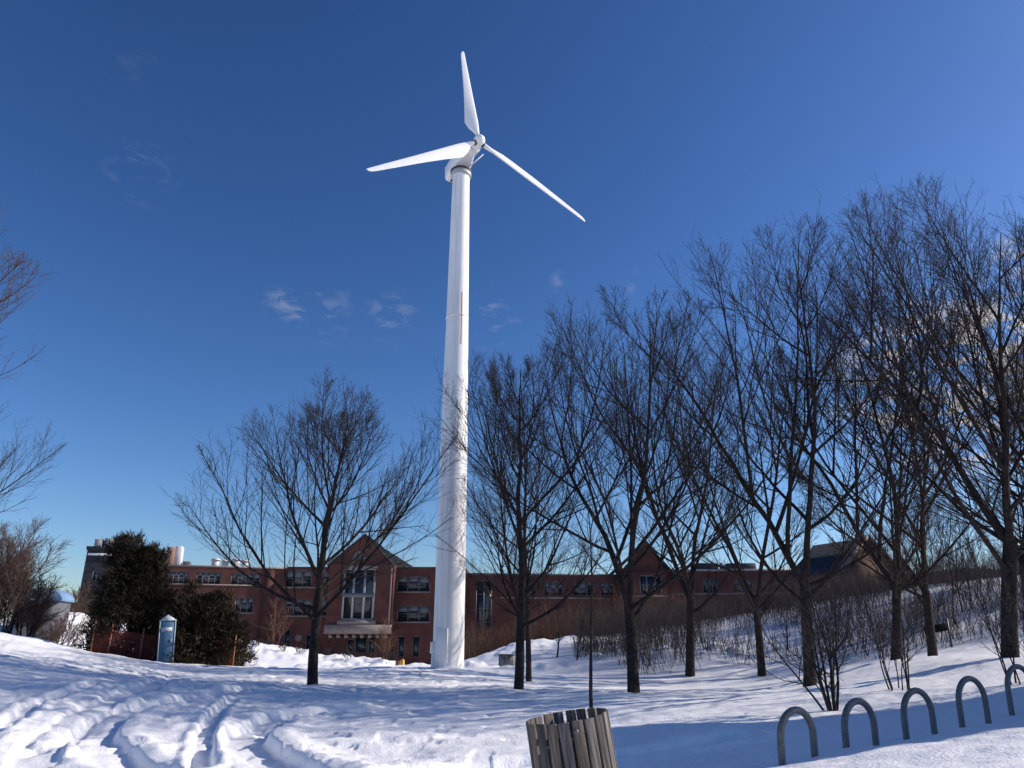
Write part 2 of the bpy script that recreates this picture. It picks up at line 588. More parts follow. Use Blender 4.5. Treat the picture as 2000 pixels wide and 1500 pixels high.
def smooth_pl(p, n=8):
    p = [p[0]] + list(p) + [p[-1]]
    o = []
    for i in range(1, len(p) - 2):
        a, b, c, d = (np.array(q, float) for q in p[i - 1:i + 3])
        for t in np.linspace(0, 1, n, endpoint=False):
            o.append(.5 * ((2 * b) + (-a + c) * t + (2 * a - 5 * b + 4 * c - d) * t * t + (-a + 3 * b - 3 * c + d) * t ** 3))
    o.append(np.array(p[-2], float))
    return o


def build_ground():
    # polar grid, dense where the photograph looks
    ang = np.unique(np.r_[np.arange(-48, 48.01, .125), np.arange(48, 312, 3.0)])
    rad = [1.5]
    while rad[-1] < 95: rad.append(rad[-1] * 1.0068)
    while rad[-1] < 3500: rad.append(rad[-1] * 1.09)
    rad = np.array(rad)
    A, Rr = np.meshgrid(np.radians(ang), rad, indexing='ij')
    x = (Rr * np.sin(A)).ravel(); y = (Rr * np.cos(A)).ravel()
    z = base_z(x, y)
    fade = 1 - sstep(80, 130, np.hypot(x, y))
    z = z + detail(x, y) * fade
    near = np.hypot(x, y) < 30
    xn, yn = x[near], y[near]
    dz = np.zeros(len(xn))
    wob = .10 * fbm(xn / .7, yn / .7, 88, 2)
    for pl, hw, dep, rim in TRENCH:
        pts = smooth_pl([ghit(*p) for p in pl])
        d = polydist(xn, yn, pts) + wob * hw * .8
        dz -= dep * (1 - sstep(hw * .72, hw * 1.02, d))
        dz += rim * np.exp(-((d - hw * 1.5) / (hw * .45)) ** 2)
    z[near] += dz
    na, nr = len(ang), len(rad)
    idx = np.arange(na * nr).reshape(na, nr)
    a0 = idx; a1 = np.roll(idx, -1, 0)
    Q = np.stack([a0[:, :-1], a0[:, 1:], a1[:, 1:], a1[:, :-1]], -1).reshape(-1, 4)
    n0 = len(x)
    V = np.c_[x, y, z]
    V = np.r_[V, [[0, 0, gz(0, 0)]]]
    T = np.stack([a0[:, 0], a1[:, 0], np.full(na, n0)], -1)
    o = link_mesh('snow_ground', V, [Q, T], M['snow'], smooth=True)
    tag(o, kind='structure')


build_ground()


# ------------------------------------------------------------------ growth of bare trees
def norm(v):
    return v / (np.linalg.norm(v, axis=-1, keepdims=True) + 1e-9)


def grow(P, D, L, R0, n, wig, trop, taper, rg, fwd=None):
    Nn = len(P)
    pts = np.empty((Nn, n + 1, 3)); dr = np.empty((Nn, n + 1, 3))
    pts[:, 0] = P; dr[:, 0] = D
    p = P.copy(); d = D.copy()
    for i in range(n):
        d = d + rg.normal(0, wig, (Nn, 3))
        d[:, 2] += trop
        d = norm(d)
        p = p + d * (L / n)[:, None]
        pts[:, i + 1] = p; dr[:, i + 1] = d
    t = np.linspace(0, 1, n + 1)
    rr = R0[:, None] * (1 - (1 - taper) * t[None, :] ** .9)
    return pts, dr, rr


def spawn(pts, dr, rr, per, t0, t1, ang, angj, rg, rk=.62):
    Nn, n, _ = pts.shape
    tt = t0 + (t1 - t0) * (np.arange(per)[None, :] + rg.random((Nn, per))) / per
    f = tt * (n - 1)
    i = np.minimum(f.astype(int), n - 2); a = (f - i)[..., None]
    r_ = np.arange(Nn)[:, None]
    P = pts[r_, i] * (1 - a) + pts[r_, i + 1] * a
    D = norm(dr[r_, i] * (1 - a) + dr[r_, i + 1] * a)
    rad = rr[r_, i] * (1 - a[..., 0]) + rr[r_, i + 1] * a[..., 0]
    phi = (np.arange(per) * 2.4)[None, :] + rg.random((Nn, 1)) * 6.28 + rg.normal(0, .5, (Nn, per))
    ref = np.where(np.abs(D[..., 2:3]) > .9, np.array([1., 0, 0]), np.array([0, 0, 1.]))
    U = norm(np.cross(D, ref)); W = np.cross(D, U)
    th = np.radians(ang + rg.normal(0, angj, (Nn, per)))[..., None]
    Dn = D * np.cos(th) + (U * np.cos(phi)[..., None] + W * np.sin(phi)[..., None]) * np.sin(th)
    return P.reshape(-1, 3), norm(Dn).reshape(-1, 3), (rad * rk).reshape(-1), tt.reshape(-1), np.repeat(np.arange(Nn), per)


def to_env(P, D, zc, Rh, Rv):
    """distance from P along D to the crown's ellipsoid"""
    s = np.array([1 / Rh, 1 / Rh, 1 / Rv])
    p = (P - np.array([0, 0, zc])) * s; d = D * s
    a = (d * d).sum(1); b = 2 * (p * d).sum(1); c = (p * p).sum(1) - 1
    disc = np.maximum(b * b - 4 * a * c, 0)
    return np.maximum((-b + np.sqrt(disc)) / (2 * a), .25)


def tree_mesh(H, Rh, r0, leaders, seed, fork=2.6, lean=(0, 0), dens=1.0, twr=.006):
    rg = np.random.default_rng(seed)
    # trunk
    n = 8
    P = np.array([[0, 0, -.35]])
    D = norm(np.array([[lean[2] if len(lean) > 2 else lean[0] * .5, lean[1] * .5, 1.]]))
    tp, td, tr = grow(P, D, np.array([fork + .35]), np.array([r0]), n, .025, .03, .80, rg)
    tr[0, 0:2] *= (1.15, 1.05)
    trunk = tubes(tp, tr, 12)
    zlow = fork * .62
    H = H * .93
    zc = (H + zlow) / 2 + .04 * H
    Rv = H - zc
    zc_env = zc
    # leaders
    Lp, Ld, Lr, Ll = [], [], [], []
    for i in range(leaders):
        a = 6.28 * i / leaders + rg.random() * .8 + (1.57 if leaders == 2 else 0)
        if leaders == 1: th = R(3); rr = r0 * .78
        else: th = R(17 + 9 * rg.random()); rr = r0 * .80 * (.66 if leaders == 3 else .75)
        d = np.array([math.sin(th) * math.cos(a) * 1.0 + lean[0], math.sin(th) * math.sin(a) + lean[1], math.cos(th)])
        Lp.append(tp[0, -1] - td[0, -1] * .12); Ld.append(d / np.linalg.norm(d)); Lr.append(rr)
        Ll.append((H - fork) * (.97 if leaders == 1 else (1.0 - .1 * i)))
    Lp, Ld, Lr, Ll = map(np.array, (Lp, Ld, Lr, Ll))
    l0 = grow(Lp, Ld, Ll, Lr, 16, .055, .025, .10, rg)
    # limbs from leaders
    per = {1: 17, 2: 12, 3: 9}[leaders]
    P, D, r, tt, pid = spawn(*l0, per, .02, .90, 48, 7, rg, .60)
    if leaders == 1 or True:
        # a few low limbs straight from the trunk
        P2, D2, r2, t2, _ = spawn(tp, td, tr, 5 if leaders == 1 else 3, .72, .98, 60, 6, rg, .42)
        P = np.r_[P, P2]; D = np.r_[D, D2]; r = np.r_[r, r2]; tt = np.r_[tt, t2 * 0]
    r = np.minimum(r, r0 * .42)
    dd = D.copy(); dd[:, 2] += .35; dd = norm(dd)
    L = to_env(P, dd, zc, Rh, Rv) * rg.uniform(.80, 1.12, len(P))
    ok = (L > 1.1) & (rg.random(len(L)) > .12)
    P, D, r, L = P[ok], D[ok], r[ok], L[ok]
    r = np.maximum(r, .012 + .0065 * L)
    l1 = grow(P, D, L, r, 12, .05, .058, .13, rg)
    # second order
    P, D, r, tt, pid = spawn(*l1, int(13 * dens), .14, .97, 34, 7, rg, .58)
    D[:, 2] += .12; D = norm(D)
    L2 = np.minimum(L[pid] * (.50 * (1 - tt) + .16) * rg.uniform(.7, 1.25, len(P)), to_env(P, D, zc, Rh, Rv) * 1.08 + .25)
    r = np.maximum(r, .0095)
    r = np.minimum(r, .028)
    l2 = grow(P, D, L2, r, 8, .055, .060, .35, rg)
    # third
    P, D, r, tt, pid = spawn(*l2, int(9 * dens), .12, .98, 33, 8, rg, .65)
    D[:, 2] += .12; D = norm(D)
    L3 = np.clip(L2[pid] * (.45 * (1 - tt) + .22) * rg.uniform(.6, 1.3, len(P)), .22, 1.1)
    l3 = grow(P, D, L3, np.clip(r, twr, .009), 5, .07, .06, .6, rg)
    # twigs
    P, D, r, tt, pid = spawn(*l3, 4, .15, 1.0, 33, 10, rg, .8)
    L4 = np.clip(L3[pid] * .42 * rg.uniform(.6, 1.3, len(P)), .10, .42)
    l4 = grow(P, D, L4, np.full(len(P), twr * .72), 2, .10, .04, .7, rg)
    parts = [tubes(l0[0], l0[2], 8), tubes(l1[0], l1[2], 6), tubes(l2[0], l2[2], 4), tubes(l3[0], l3[2], 3), tubes(l4[0], l4[2], 3)]
    return trunk, parts, l3


def merge(parts):
    V = []; Q = []; off = 0
    for v, q in parts:
        V.append(v); Q.append(q + off); off += len(v)
    return np.concatenate(V), np.concatenate(Q)


def add_tree(name, loc, H, Rh, r0, leaders, seed, label, group=None, rz=0, **kw):
    twm = kw.pop('twig', M['twig'])
    root = empty(name, loc, label, 'tree', group, rz)
    trunk, parts, _ = tree_mesh(H, Rh, r0, leaders, seed, **kw)
    link_mesh('trunk', trunk[0], [trunk[1]], M['bark'], root, True)
    V, Q = merge(parts[:3])
    link_mesh('branches', V, [Q], M['bark'], root, True)
    V, Q = merge(parts[3:])
    link_mesh('twigs', V, [Q], twm, root, True)
    return root


def copy_tree(o, loc, rz, sc, label, group=None, mat_=None):
    c = o.copy(); C.objects.link(c)
    c.location = loc; c.rotation_euler = (0, 0, rz); c.scale = (sc[0], sc[0], sc[1])
    c['label'] = label
    if group: c['group'] = group
    for ch in list(o.children):
        d = ch.copy(); C.objects.link(d); d.parent = c
    return c


LEAN = {3: (-.12, 0), 4: (-.03, 0), 5: (-.05, 0), 6: (-.15, 0), 7: (-.10, 0), 8: (-.04, 0), 9: (-.02, 0), 1: (-.02, 0)}
DENS = {2: .8, 4: .8, 5: .85, 6: .95, 7: .95, 8: .95, 9: 1.0, 1: .9, 3: .92}
RAD = [.19, .165, .13, .20, .23, .195, .205, .18, .17, .225]
FORK = [2.9, 2.7, 3.3, 2.7, 3.4, 3.3, 3.2, 2.5, 2.3, 3.3]
roots = []
G_ROW = 'bare trees standing in the snow across the lawn'
for i, (px, py, Y, top, Rh, nl, label) in enumerate(TREES):
    p = at(px, py, Y)
    z = gz(p.x, p.y)
    H = at(px, top, Y).z - z
    roots.append(add_tree('bare_tree', (p.x, p.y, z), H, Rh * 1.07, RAD[i], nl, 100 + i * 7, label, G_ROW, fork=FORK[i], lean=(*LEAN.get(i, (0, 0)), (px - 1000) / 4700 * .75), dens=DENS.get(i, 1.0)))

# trees whose crowns reach in from the sides, and those beyond the right edge that shade the lawn
p = at(2160, 1290, 22)
copy_tree(roots[3], (p.x, p.y, gz(p.x, p.y)), 2.2, (.95, .95), 'bare tree at the right edge with only its outer limbs showing', G_ROW)
copy_tree(roots[0], (-25.2, 30, gz(-25.2, 30)), 1.1, (.98, 1.0), 'bare tree at the left edge with its outer twigs low above the brown bushes', G_ROW)
lt = add_tree('bare_tree', (-19.9, 20, gz(-19.9, 20)), 14.8, 5.2, .28, 2, 555, 'bare tree at the left edge with only brown outer twigs reaching in', G_ROW,
              fork=2.4, twig=M['twig_brown'], twr=.008, dens=1.25)
for k, (x, y, s, sr) in enumerate(((27, 40, 1.0, 7), (34, 47, 1.0, 8))):
    copy_tree(roots[sr], (x, y, gz(x, y)), k * 1.3 + .4, (s, s), ('bare tree beyond the right edge whose limbs touch nothing in view, nearer one', 'bare tree beyond the right edge, farther back on the hill')[k], 'bare trees beyond the right edge')

# distant bare trees
G_FAR = 'distant bare trees on the skyline'
for k, (px, Y, s, sr, lab) in enumerate((
        (100, 120, .62, 0, 'distant bare tree at the far left, leftmost on the skyline past the snow bank'),
        (125, 128, .68, 1, 'distant bare tree on the skyline, second from the left edge'),
        (150, 118, .58, 3, 'distant bare tree on the skyline touching the end of the brick building'),
        (1840, 62, .62, 8, 'bare tree behind the hill crest left of the thickest tree'),
        (1890, 66, .60, 5, 'bare tree behind the hill crest directly left of the thickest trunk'),
        (1925, 58, .50, 7, 'small bare tree behind the hill crest beside the thickest trunk'),
        (1770, 70, .55, 4, 'bare tree behind the hill between the gabled house and the hill crest'),
        (2010, 60, .62, 1, 'bare tree behind the hill crest at the right edge'))):
    x = (px - 1000) / 1500 * Y
    copy_tree(roots[sr], (x, Y, gz(x, Y) - .2), k * .9 + 1, (s * (1.3 if k < 3 else .8), s * (1.0 if k < 3 else 1)), lab, G_FAR)


# ------------------------------------------------------------------ shrubs and saplings
def shrub_mesh(nst, H, spread, r0, seed, per2=9, per3=6, th=(8, 32), twr=.006, trop=.03, t0=.25):
    rg = np.random.default_rng(seed)
    a = np.arange(nst) * 6.283 / nst + rg.random(nst)
    th = np.radians(rg.uniform(*th, nst))
    D = np.c_[np.sin(th) * np.cos(a), np.sin(th) * np.sin(a), np.cos(th)]
    P = np.c_[np.cos(a) * spread, np.sin(a) * spread, np.full(nst, -.15)]
    L = H * rg.uniform(.7, 1.1, nst)
    l0 = grow(P, D, L, r0 * rg.uniform(.7, 1.1, nst), 10, .06, trop, .2, rg)
    P, D, r, tt, pid = spawn(*l0, per2, t0, .97, 38, 8, rg, .6)
    L2 = L[pid] * (.4 * (1 - tt) + .12) * rg.uniform(.6, 1.2, len(P))
    l1 = grow(P, D, L2, np.maximum(r, twr * 1.2), 6, .1, .05, .4, rg)
    P, D, r, tt, pid = spawn(*l1, per3, .2, 1, 38, 10, rg, .7)
    L3 = np.clip(L2[pid] * .4 * rg.uniform(.6, 1.3, len(P)), .06, .5)
    l2 = grow(P, D, L3, np.full(len(P), twr), 3, .1, .04, .6, rg)
    return [tubes(l0[0], l0[2], 6)], [tubes(l1[0], l1[2], 4), tubes(l2[0], l2[2], 3)]


def add_shrub(name, loc, label, cat, group=None, m1=None, m2=None, names=('stems', 'twigs'), **kw):
    root = empty(name, loc, label, cat, group)
    a, b = shrub_mesh(**kw)
    V, Q = merge(a); link_mesh(names[0], V, [Q], m1 or M['bark'], root, True)
    V, Q = merge(b); link_mesh(names[1], V, [Q], m2 or M['twig'], root, True)
    return root


def gpt(px, py, Y):
    p = at(px, py, Y)
    return (p.x, p.y, gz(p.x, p.y))


G_SH = 'bare shrubs by the bike racks'
add_shrub('bare_shrub', gpt(1628, 1393, 15), 'leafless shrub fanning out from one point behind the two nearest bike racks', 'shrub', G_SH,
          nst=8, H=2.5, spread=.04, r0=.032, seed=31, th=(4, 34), trop=.05)
add_shrub('bare_shrub', gpt(1757, 1345, 18), 'clump of straight leafless stems behind the third bike rack', 'shrub', G_SH,
          nst=9, H=2.0, spread=.2, r0=.022, seed=32, per2=6, per3=4, th=(2, 14), trop=.02)
add_shrub('bare_shrub', gpt(1992, 1335, 15.5), 'clump of thin leafless stems at the right edge beside the farthest bike rack', 'shrub', G_SH,
          nst=7, H=2.4, spread=.14, r0=.02, seed=33, per2=7, per3=4, th=(2, 16), trop=.02)


def sapling(px, py, Y, H, r0, seed, label, group=None, m2=None, per=14, m1=None, th=(1, 4), t0=.3):
    return add_shrub('sapling', gpt(px, py, Y), label, 'sapling', group, m1, m2, ('stem', 'twigs'),
                     nst=1, H=H, spread=0, r0=r0, seed=seed, per2=per, per3=5, th=th, trop=.01, twr=.007, t0=t0)


sapling(1155, 1385, 17.5, 4.6, .05, 45, 'tall thin crooked sapling rising right behind the wooden slat bin', per=11, t0=.55, th=(0, .5))
G_SA = 'thin saplings on the bank behind the trees'
for k, (px, py, Y, H, lab) in enumerate((
        (1087, 1303, 44, 3.4, 'thin sapling with a dark foot on the snow bank, leftmost of the thin saplings'),
        (1127, 1308, 41, 4.0, 'thin sapling left of the tall crooked one behind the bin'),
        (1140, 1295, 45, 3.6, 'thin sapling directly beside the tall crooked one behind the bin'),
        (1160, 1272, 50, 3.2, 'thin sapling on the bank, right of the tall crooked one'),
        (1540, 1278, 40, 2.6, 'thin sapling between two trunks left of the fanning shrub'),
        (1705, 1243, 42, 3.2, 'thin sapling between the fanning shrub and the trunk to its right'),
        (1868, 1233, 38, 4.6, 'slim leaning sapling beside the dark sign board'),
        (1885, 1222, 40, 3.8, 'slim sapling right of the dark sign board'),
        (1905, 1215, 42, 4.2, 'slim sapling left of the thickest tree on the hillside'))):
    sapling(px, py, Y, H, .06, 50 + k, lab, G_SA)
G_OR = 'small ornamental trees before the brick building'
for k, (px, Y, H, lab) in enumerate(((537, 77, 6.2, 'small pale brown ornamental tree before the brick facade left of the lone tree'),
                                     (752, 78, 5.0, 'small pale brown ornamental tree under the stone balcony band'))):
    x = (px - 1000) / 1512 * Y
    add_shrub('ornamental_tree', (x, Y, gz(x, Y)), lab, 'tree', G_OR, M['brush_brown'], M['brush_brown'], ('trunk', 'twigs'),
              nst=3, H=H, spread=.02, r0=.07, seed=70 + k, per2=14, per3=7, th=(3, 16), twr=.014)
# little shrub tips poking from the bright snow bank
G_TP = 'small dark shrub tips in the bright snow bank'
spots = (503, 520, 537, 556, 585, 641, 679, 690, 731, 757, 770)
for k, px in enumerate(spots):
    Y = 70 + (k % 3) * .7
    x = (px - 1000) / 1512 * Y
    zz = gz(x, Y) + 1.0
    add_shrub('snowy_shrub', (x, Y, zz), ('small dark shrub tip in the bright snow bank, number %d from the left' % (k + 1)).replace('number 1 ', 'first ').replace('number 2 ', 'second ').replace('number 3 ', 'third ').replace('number 4 ', 'fourth ').replace('number 5 ', 'fifth ').replace('number 6 ', 'sixth ').replace('number 7 ', 'seventh ').replace('number 8 ', 'eighth ').replace('number 9 ', 'ninth ').replace('number 10 ', 'tenth ').replace('number 11 ', 'eleventh '),
              'shrub', G_TP, nst=9, H=.75, spread=.12, r0=.025, seed=90 + k, per2=5, per3=3, th=(5, 45), twr=.014)


# thickets of stems nobody could count
def thicket(name, n, region, hr, r, seed, m):
    rg = np.random.default_rng(seed)
    P = region(rg, n)
    z = base_z(P[:, 0], P[:, 1])
    P3 = np.c_[P, z - .1]
    D = norm(np.c_[rg.normal(0, .22, (n, 2)), np.ones(n)])
    L = rg.uniform(*hr, n) * (.7 + .8 * (fbm(P[:, 0] / 3, P[:, 1] / 3, seed, 2) + .5))
    l0 = grow(P3, D, L, np.full(n, r) * rg.uniform(.6, 1.4, n), 5, .11, .02, .3, rg)
    p, d, rr, tt, pid = spawn(*l0, 5, .25, .95, 36, 12, rg, .6)
    l1 = grow(p, d, L[pid] * .26 * rg.uniform(.5, 1.3, len(p)), rr, 2, .1, .03, .5, rg)
    V, Q = merge([tubes(l0[0], l0[2], 3), tubes(l1[0], l1[2], 3)])
    return tag(link_mesh(name, V, [Q], m, None, True), kind='stuff')


def reg_hill(rg, n):
    px = rg.uniform(1120, 2250, n * 2)
    f = rg.random(n * 2) ** .78
    near = np.interp(px, [1120, 1250, 1500, 1700, 1900, 2250], [43, 37, 38, 34, 33, 30])
    far = np.interp(px, [1120, 1350, 1700, 2250], [50, 58, 56, 50])
    Y = near + (far - near) * f
    X = (px - 1000) / 1500 * Y
    k = fbm(X / 2.5, Y / 2.5, 5, 2) > -.16
    return np.c_[X, Y][k][:n]


def reg_low(rg, n):
    Y = rg.uniform(60, 74, n); px = rg.uniform(905, 1340, n)
    return np.c_[(px - 1000) / 1500 * Y, Y]


class _n: pass


def thick2(name, n, region, hr, r, seed, m, lab):
    rg = np.random.default_rng(seed)
    nn = len(region(rg, n))
    o = thicket(name, nn, lambda g, k: region(np.random.default_rng(seed), n)[:k], hr, r, seed, m)
    return tag(o, lab, 'brush')


thick2('hillside_brush', 7500, reg_hill, (.8, 2.2), .013, 201, M['brush'], 'grey brown leafless brush covering the snowy hillside behind the trees')
thick2('brown_brush', 2200, reg_low, (1.6, 3.0), .022, 202, M['brush_brown'], 'reddish brown brush in front of the low brick wing')


# ------------------------------------------------------------------ evergreens and left bushes
def evergreen(name, loc, H, Rh, seed, label, cat, prof, n=2600, col=None, tips=(), group=None):
    rg = np.random.default_rng(seed)
    root = empty(name, loc, label, cat, group)
    tk = MB().tube([(0, 0, -.3), (.03, 0, H * .4), (0, .02, H * .85)], [.14, .09, .03], 8)
    tk.build('trunk', M['bark'], root, True)
    # boughs
    zf = rg.random(n) ** 1.15
    z = zf * H * .97
    a = rg.random(n) * 6.283
    lob = 1 + .16 * np.sin(a * 3 + zf * 5 + seed) + .12 * np.sin(a * 5 - zf * 9)
    rad = Rh * np.interp(zf, prof[0], prof[1]) * lob * rg.uniform(.25, 1.08, n) ** .6
    C0 = np.c_[np.cos(a) * rad, np.sin(a) * rad, z]
    D = norm(np.c_[np.cos(a) * .7, np.sin(a) * .7, rg.uniform(.25, 1.0, n)])
    for (tx, tz, tr, m_) in tips:      # extra ragged leading shoots
        k = m_
        C0 = np.r_[C0, np.c_[tx + rg.normal(0, tr, k) * (1 - rg.random(k) * .6), rg.normal(0, tr, k), tz + rg.random(k) * 1.2]]
        D = np.r_[D, norm(np.c_[rg.normal(tx * .1, .25, k), rg.normal(0, .25, k), np.ones(k)])]
    # each bough: spray of thin leafy blades
    K = 16
    nb = len(C0)
    base = np.repeat(C0, K, 0) + rg.normal(0, .09, (nb * K, 3))
    d = norm(np.repeat(D, K, 0) + rg.normal(0, .42, (nb * K, 3)))
    side = norm(np.cross(d, rg.normal(0, 1, (nb * K, 3))))
    L = rg.uniform(.10, .30, nb * K)[:, None]
    wd = rg.uniform(.012, .028, nb * K)[:, None]
    V = np.stack([base - side * wd, base + side * wd, base + d * L + side * wd * .3, base + d * L - side * wd * .3], 1).reshape(-1, 3)
    Q = np.arange(nb * K * 4).reshape(-1, 4)
    link_mesh('foliage', V, [Q], col or M['cedar'], root)
    return root


M['cedar'] = mat('cedar_foliage', (.026, .024, .015), .8, noise=(2.2, .45, (.055, .040, .024)), spec=.15)
M['cedar_dark'] = mat('cedar_dark', (.018, .020, .013), .8, noise=(2.2, .4, (.040, .032, .020)), spec=.15)
M['brown_leaf'] = mat('brown_leaf', (.13, .085, .050), .8, noise=(1.6, .4), spec=.15)
cone = ([0, .12, .35, .6, .8, .92, 1], [.8, 1, .98, .84, .62, .42, .2])
dome = ([0, .15, .45, .75, .92, 1], [.85, 1, .95, .75, .4, .15])
x0 = (243 - 1000) / 1512 * 39
evergreen('juniper_tree', (x0 - .1, 39.5, gz(x0, 39.5) - .2), 5.75, 1.95, 11, 'tall dark juniper with a ragged twin top left of the blue toilet cubicle', 'tree', cone,
          n=3000, col=M['cedar_dark'], tips=((-.95, 5.0, .32, 120), (-.5, 5.2, .3, 60), (-1.5, 4.7, .3, 60), (.55, 4.6, .18, 70), (1.05, 4.3, .18, 60)))
x0 = (400 - 1000) / 1512 * 40
evergreen('juniper_bush', (x0 + .1, 39.3, gz(x0, 39.3) - .3), 3.6, 2.1, 12, 'broad dark juniper bush right of the blue toilet cubicle', 'bush', dome, n=2600,
          tips=((-.9, 3.1, .35, 60), (.8, 2.7, .35, 60)))

G_LB = 'brown bushes at the left edge'
for k, (px, Y, H, Rh, n, lab, ev) in enumerate(((0, 38, 5.0, 1.6, 0, 'brown leafless bush at the left edge with a dark foot', 0),
                                                (48, 39, 3.3, 1.15, 0, 'lower brown leafless bush second from the left edge', 0),
                                                (-45, 40, 6.2, 2.2, 0, 'taller brown bush cut off by the left edge', 0))):
    x = (px - 1000) / 1512 * Y
    loc = (x, Y, gz(x, Y) - .05)
    if ev:
        evergreen('bush', loc, H, Rh, 40 + k, lab, 'bush', dome, n=900, col=M['brown_leaf'], group=G_LB)
    else:
        r_ = add_shrub('bush', loc, lab, 'bush', G_LB, M['bark'], M['twig_brown'], nst=12, H=H, spread=.3, r0=.05, seed=140 + k, per2=22, per3=13, th=(2, 19), twr=.010)
# brown shrubs far left behind
for k, (px, Y, H, lab) in enumerate(((100, 70, 3.8, 'brown shrub in front of the skyline trees past the snow bank, left one'),
                                     (112, 52, 3.0, 'brown shrub directly in front of the low round roofed shed'),
                                     (135, 76, 5.0, 'brown shrub behind the thin pole past the snow bank'),
                                     (160, 74, 4.4, 'brown shrub past the snow bank touching the tall juniper'))):
    x = (px - 1000) / 1512 * Y
    add_shrub('bush', (x, Y, gz(x, Y)), lab, 'bush', 'brown shrubs past the snow bank', M['bark'], M['twig_brown'], nst=9, H=H, spread=.3, r0=.06, seed=170 + k,
              per2=16, per3=9, th=(5, 35), twr=.016)


# ------------------------------------------------------------------ wind turbine
def build_turbine():
    base = at(875, 1303, 43)
    bx, by = base.x, base.y
    z0 = gz(bx, by) - .3
    topx = at(904, 345, 43)
    ztop = topx.z
    b2 = at(875, 1303, 38)
    root = empty('wind_turbine', (b2.x, b2.y, gz(b2.x, b2.y) - .25), 'white three bladed wind turbine on a tall tapered tubular tower', 'wind turbine')

    root.scale = [38 / 43] * 3

    def lo(v): return Vector(v) - Vector((bx, by, z0))
    Ht = ztop - z0
    prof = [(0, .90), (.012, .885), (.02, .87), (.39, .82), (.40, .815), (.98, .59), (1.0, .585)]
    k = 48
    m = MB()
    V = []
    for f, r in prof:
        V += [(r * math.cos(6.28318 * i / k), r * math.sin(6.28318 * i / k), f * Ht) for i in range(k)]
    Q = [(j * k + i, j * k + (i + 1) % k, (j + 1) * k + (i + 1) % k, (j + 1) * k + i) for j in range(len(prof) - 1) for i in range(k)]
    m.add(V, Q)
    m.build('tower', M['tower'], root, True)
    for f in (.335, .665):
        fl = MB()
        r = float(np.interp(f, [p[0] for p in prof], [p[1] for p in prof]))
        fl.cyl(0, 0, f * Ht - .035, f * Ht + .035, r + .022, k=48)
        fl.build('flange', M['turbine'], root, True)
    cl = MB(); cl.cyl(0, 0, Ht - .05, Ht + .28, .70, .70, 40); cl.build('yaw_collar', M['turbine_grey'], root, True, .02)
    ring = MB(); ring.cyl(0, 0, Ht + .28, Ht + .40, .75, .75, 40); ring.build('yaw_ring', M['dark_metal'], root, True)
    # long rust mark's cable conduit on the right half
    ca = R(-66)
    cd = MB()
    za, zb = at(895, 680, 43).z - z0, at(897, 580, 43).z - z0
    rr_ = .80
    cd.tube([(math.cos(ca) * .80, math.sin(ca) * .80, za), (math.cos(ca) * .765, math.sin(ca) * .765, zb)], .028, 8)
    cd.build('conduit', M['rust'], root, True)
    # door and step box low on the left
    sb = MB(); Mz = Matrix.Rotation(R(200), 4, 'Z')
    sb.box(.80, 1.0, -.2, .2, 1.0, 1.6, Mz); sb.box(.84, .94, -.12, .12, .25, 1.0, Mz)
    sb.build('control_box', M['turbine'], root, bevel=.02)
    dr = MB(); Md = Matrix.Rotation(R(-112), 4, 'Z'); dr.box(.80, .885, -.36, .36, .55, 2.3, Md)
    dr.build('door', M['turbine'], root, bevel=.02)
    # rotor frame: n points from the nacelle out through the hub
    az, tl = R(28), R(8)
    n = Vector((math.sin(az) * math.cos(tl), -math.cos(az) * math.cos(tl), math.sin(tl)))
    hub_r = Vector(ray(935, 276))
    hub = Vector((0, 0, EYE)) + hub_r * (40.6 / hub_r.y)
    tips = []
    for q in ((903, 100), (717, 333), (1143, 431)):
        r_ = Vector(ray(*q))
        kk = (hub - Vector((0, 0, EYE))).dot(n) / r_.dot(n)
        tips.append(Vector((0, 0, EYE)) + r_ * kk - hub)
    hl = lo(hub)
    # nacelle: long box behind the hub
    tower_top = Vector((0, 0, Ht))
    side = Vector((0, 0, 1)).cross(n).normalized()
    up = n.cross(side).normalized()
    Mn = Matrix(((side.x, n.x, up.x, hl.x), (side.y, n.y, up.y, hl.y), (side.z, n.z, up.z, hl.z), (0, 0, 0, 1)))
    off = (tower_top - hl).dot(n)            # negative: tower behind hub
    sid = (tower_top - hl).dot(side)
    nb = MB()
    zb_ = (tower_top - hl).dot(up) + .62
    # tapered housing
    sec = [(off - 1.5, .50, zb_ + .10, zb_ + 1.10), (off - 1.35, .60, zb_, zb_ + 1.25), (off + .5, .60, zb_, zb_ + 1.25), (off + 1.3, .42, zb_ + .12, .42), (-.55, .34, -.34, .34)]
    V = []
    for d_, hw, za_, zb2 in sec:
        c = sid * min(1, max(0, d_ / off))
        for sx, zz in ((-hw, za_ + .12), (-hw + .12, za_), (hw - .12, za_), (hw, za_ + .12), (hw, zb2 - .15), (hw - .2, zb2), (-hw + .2, zb2), (-hw, zb2 - .15)):
            V.append(Mn @ Vector((c + sx, d_, zz)))
    Q = [(j * 8 + i, j * 8 + (i + 1) % 8, (j + 1) * 8 + (i + 1) % 8, (j + 1) * 8 + i) for j in range(len(sec) - 1) for i in range(8)]
    T = [(0, i, i + 1) for i in range(1, 7)] + [((len(sec) - 1) * 8, (len(sec) - 1) * 8 + i + 1, (len(sec) - 1) * 8 + i) for i in range(1, 7)]
    nb.add(V, Q, T)
    nac = nb.build('nacelle', M['turbine'], root, bevel=.03)
    vt = MB()
    for d_ in (off - 1.0,):
        vt.box(sid - .25, sid + .25, d_ - .35, d_ + .2, zb_ - .015, zb_ + .02, Mn)
    vt.build('vent', M['dark_metal'], nac)
    # hub
    hb = MB(); kk = 24
    V = []
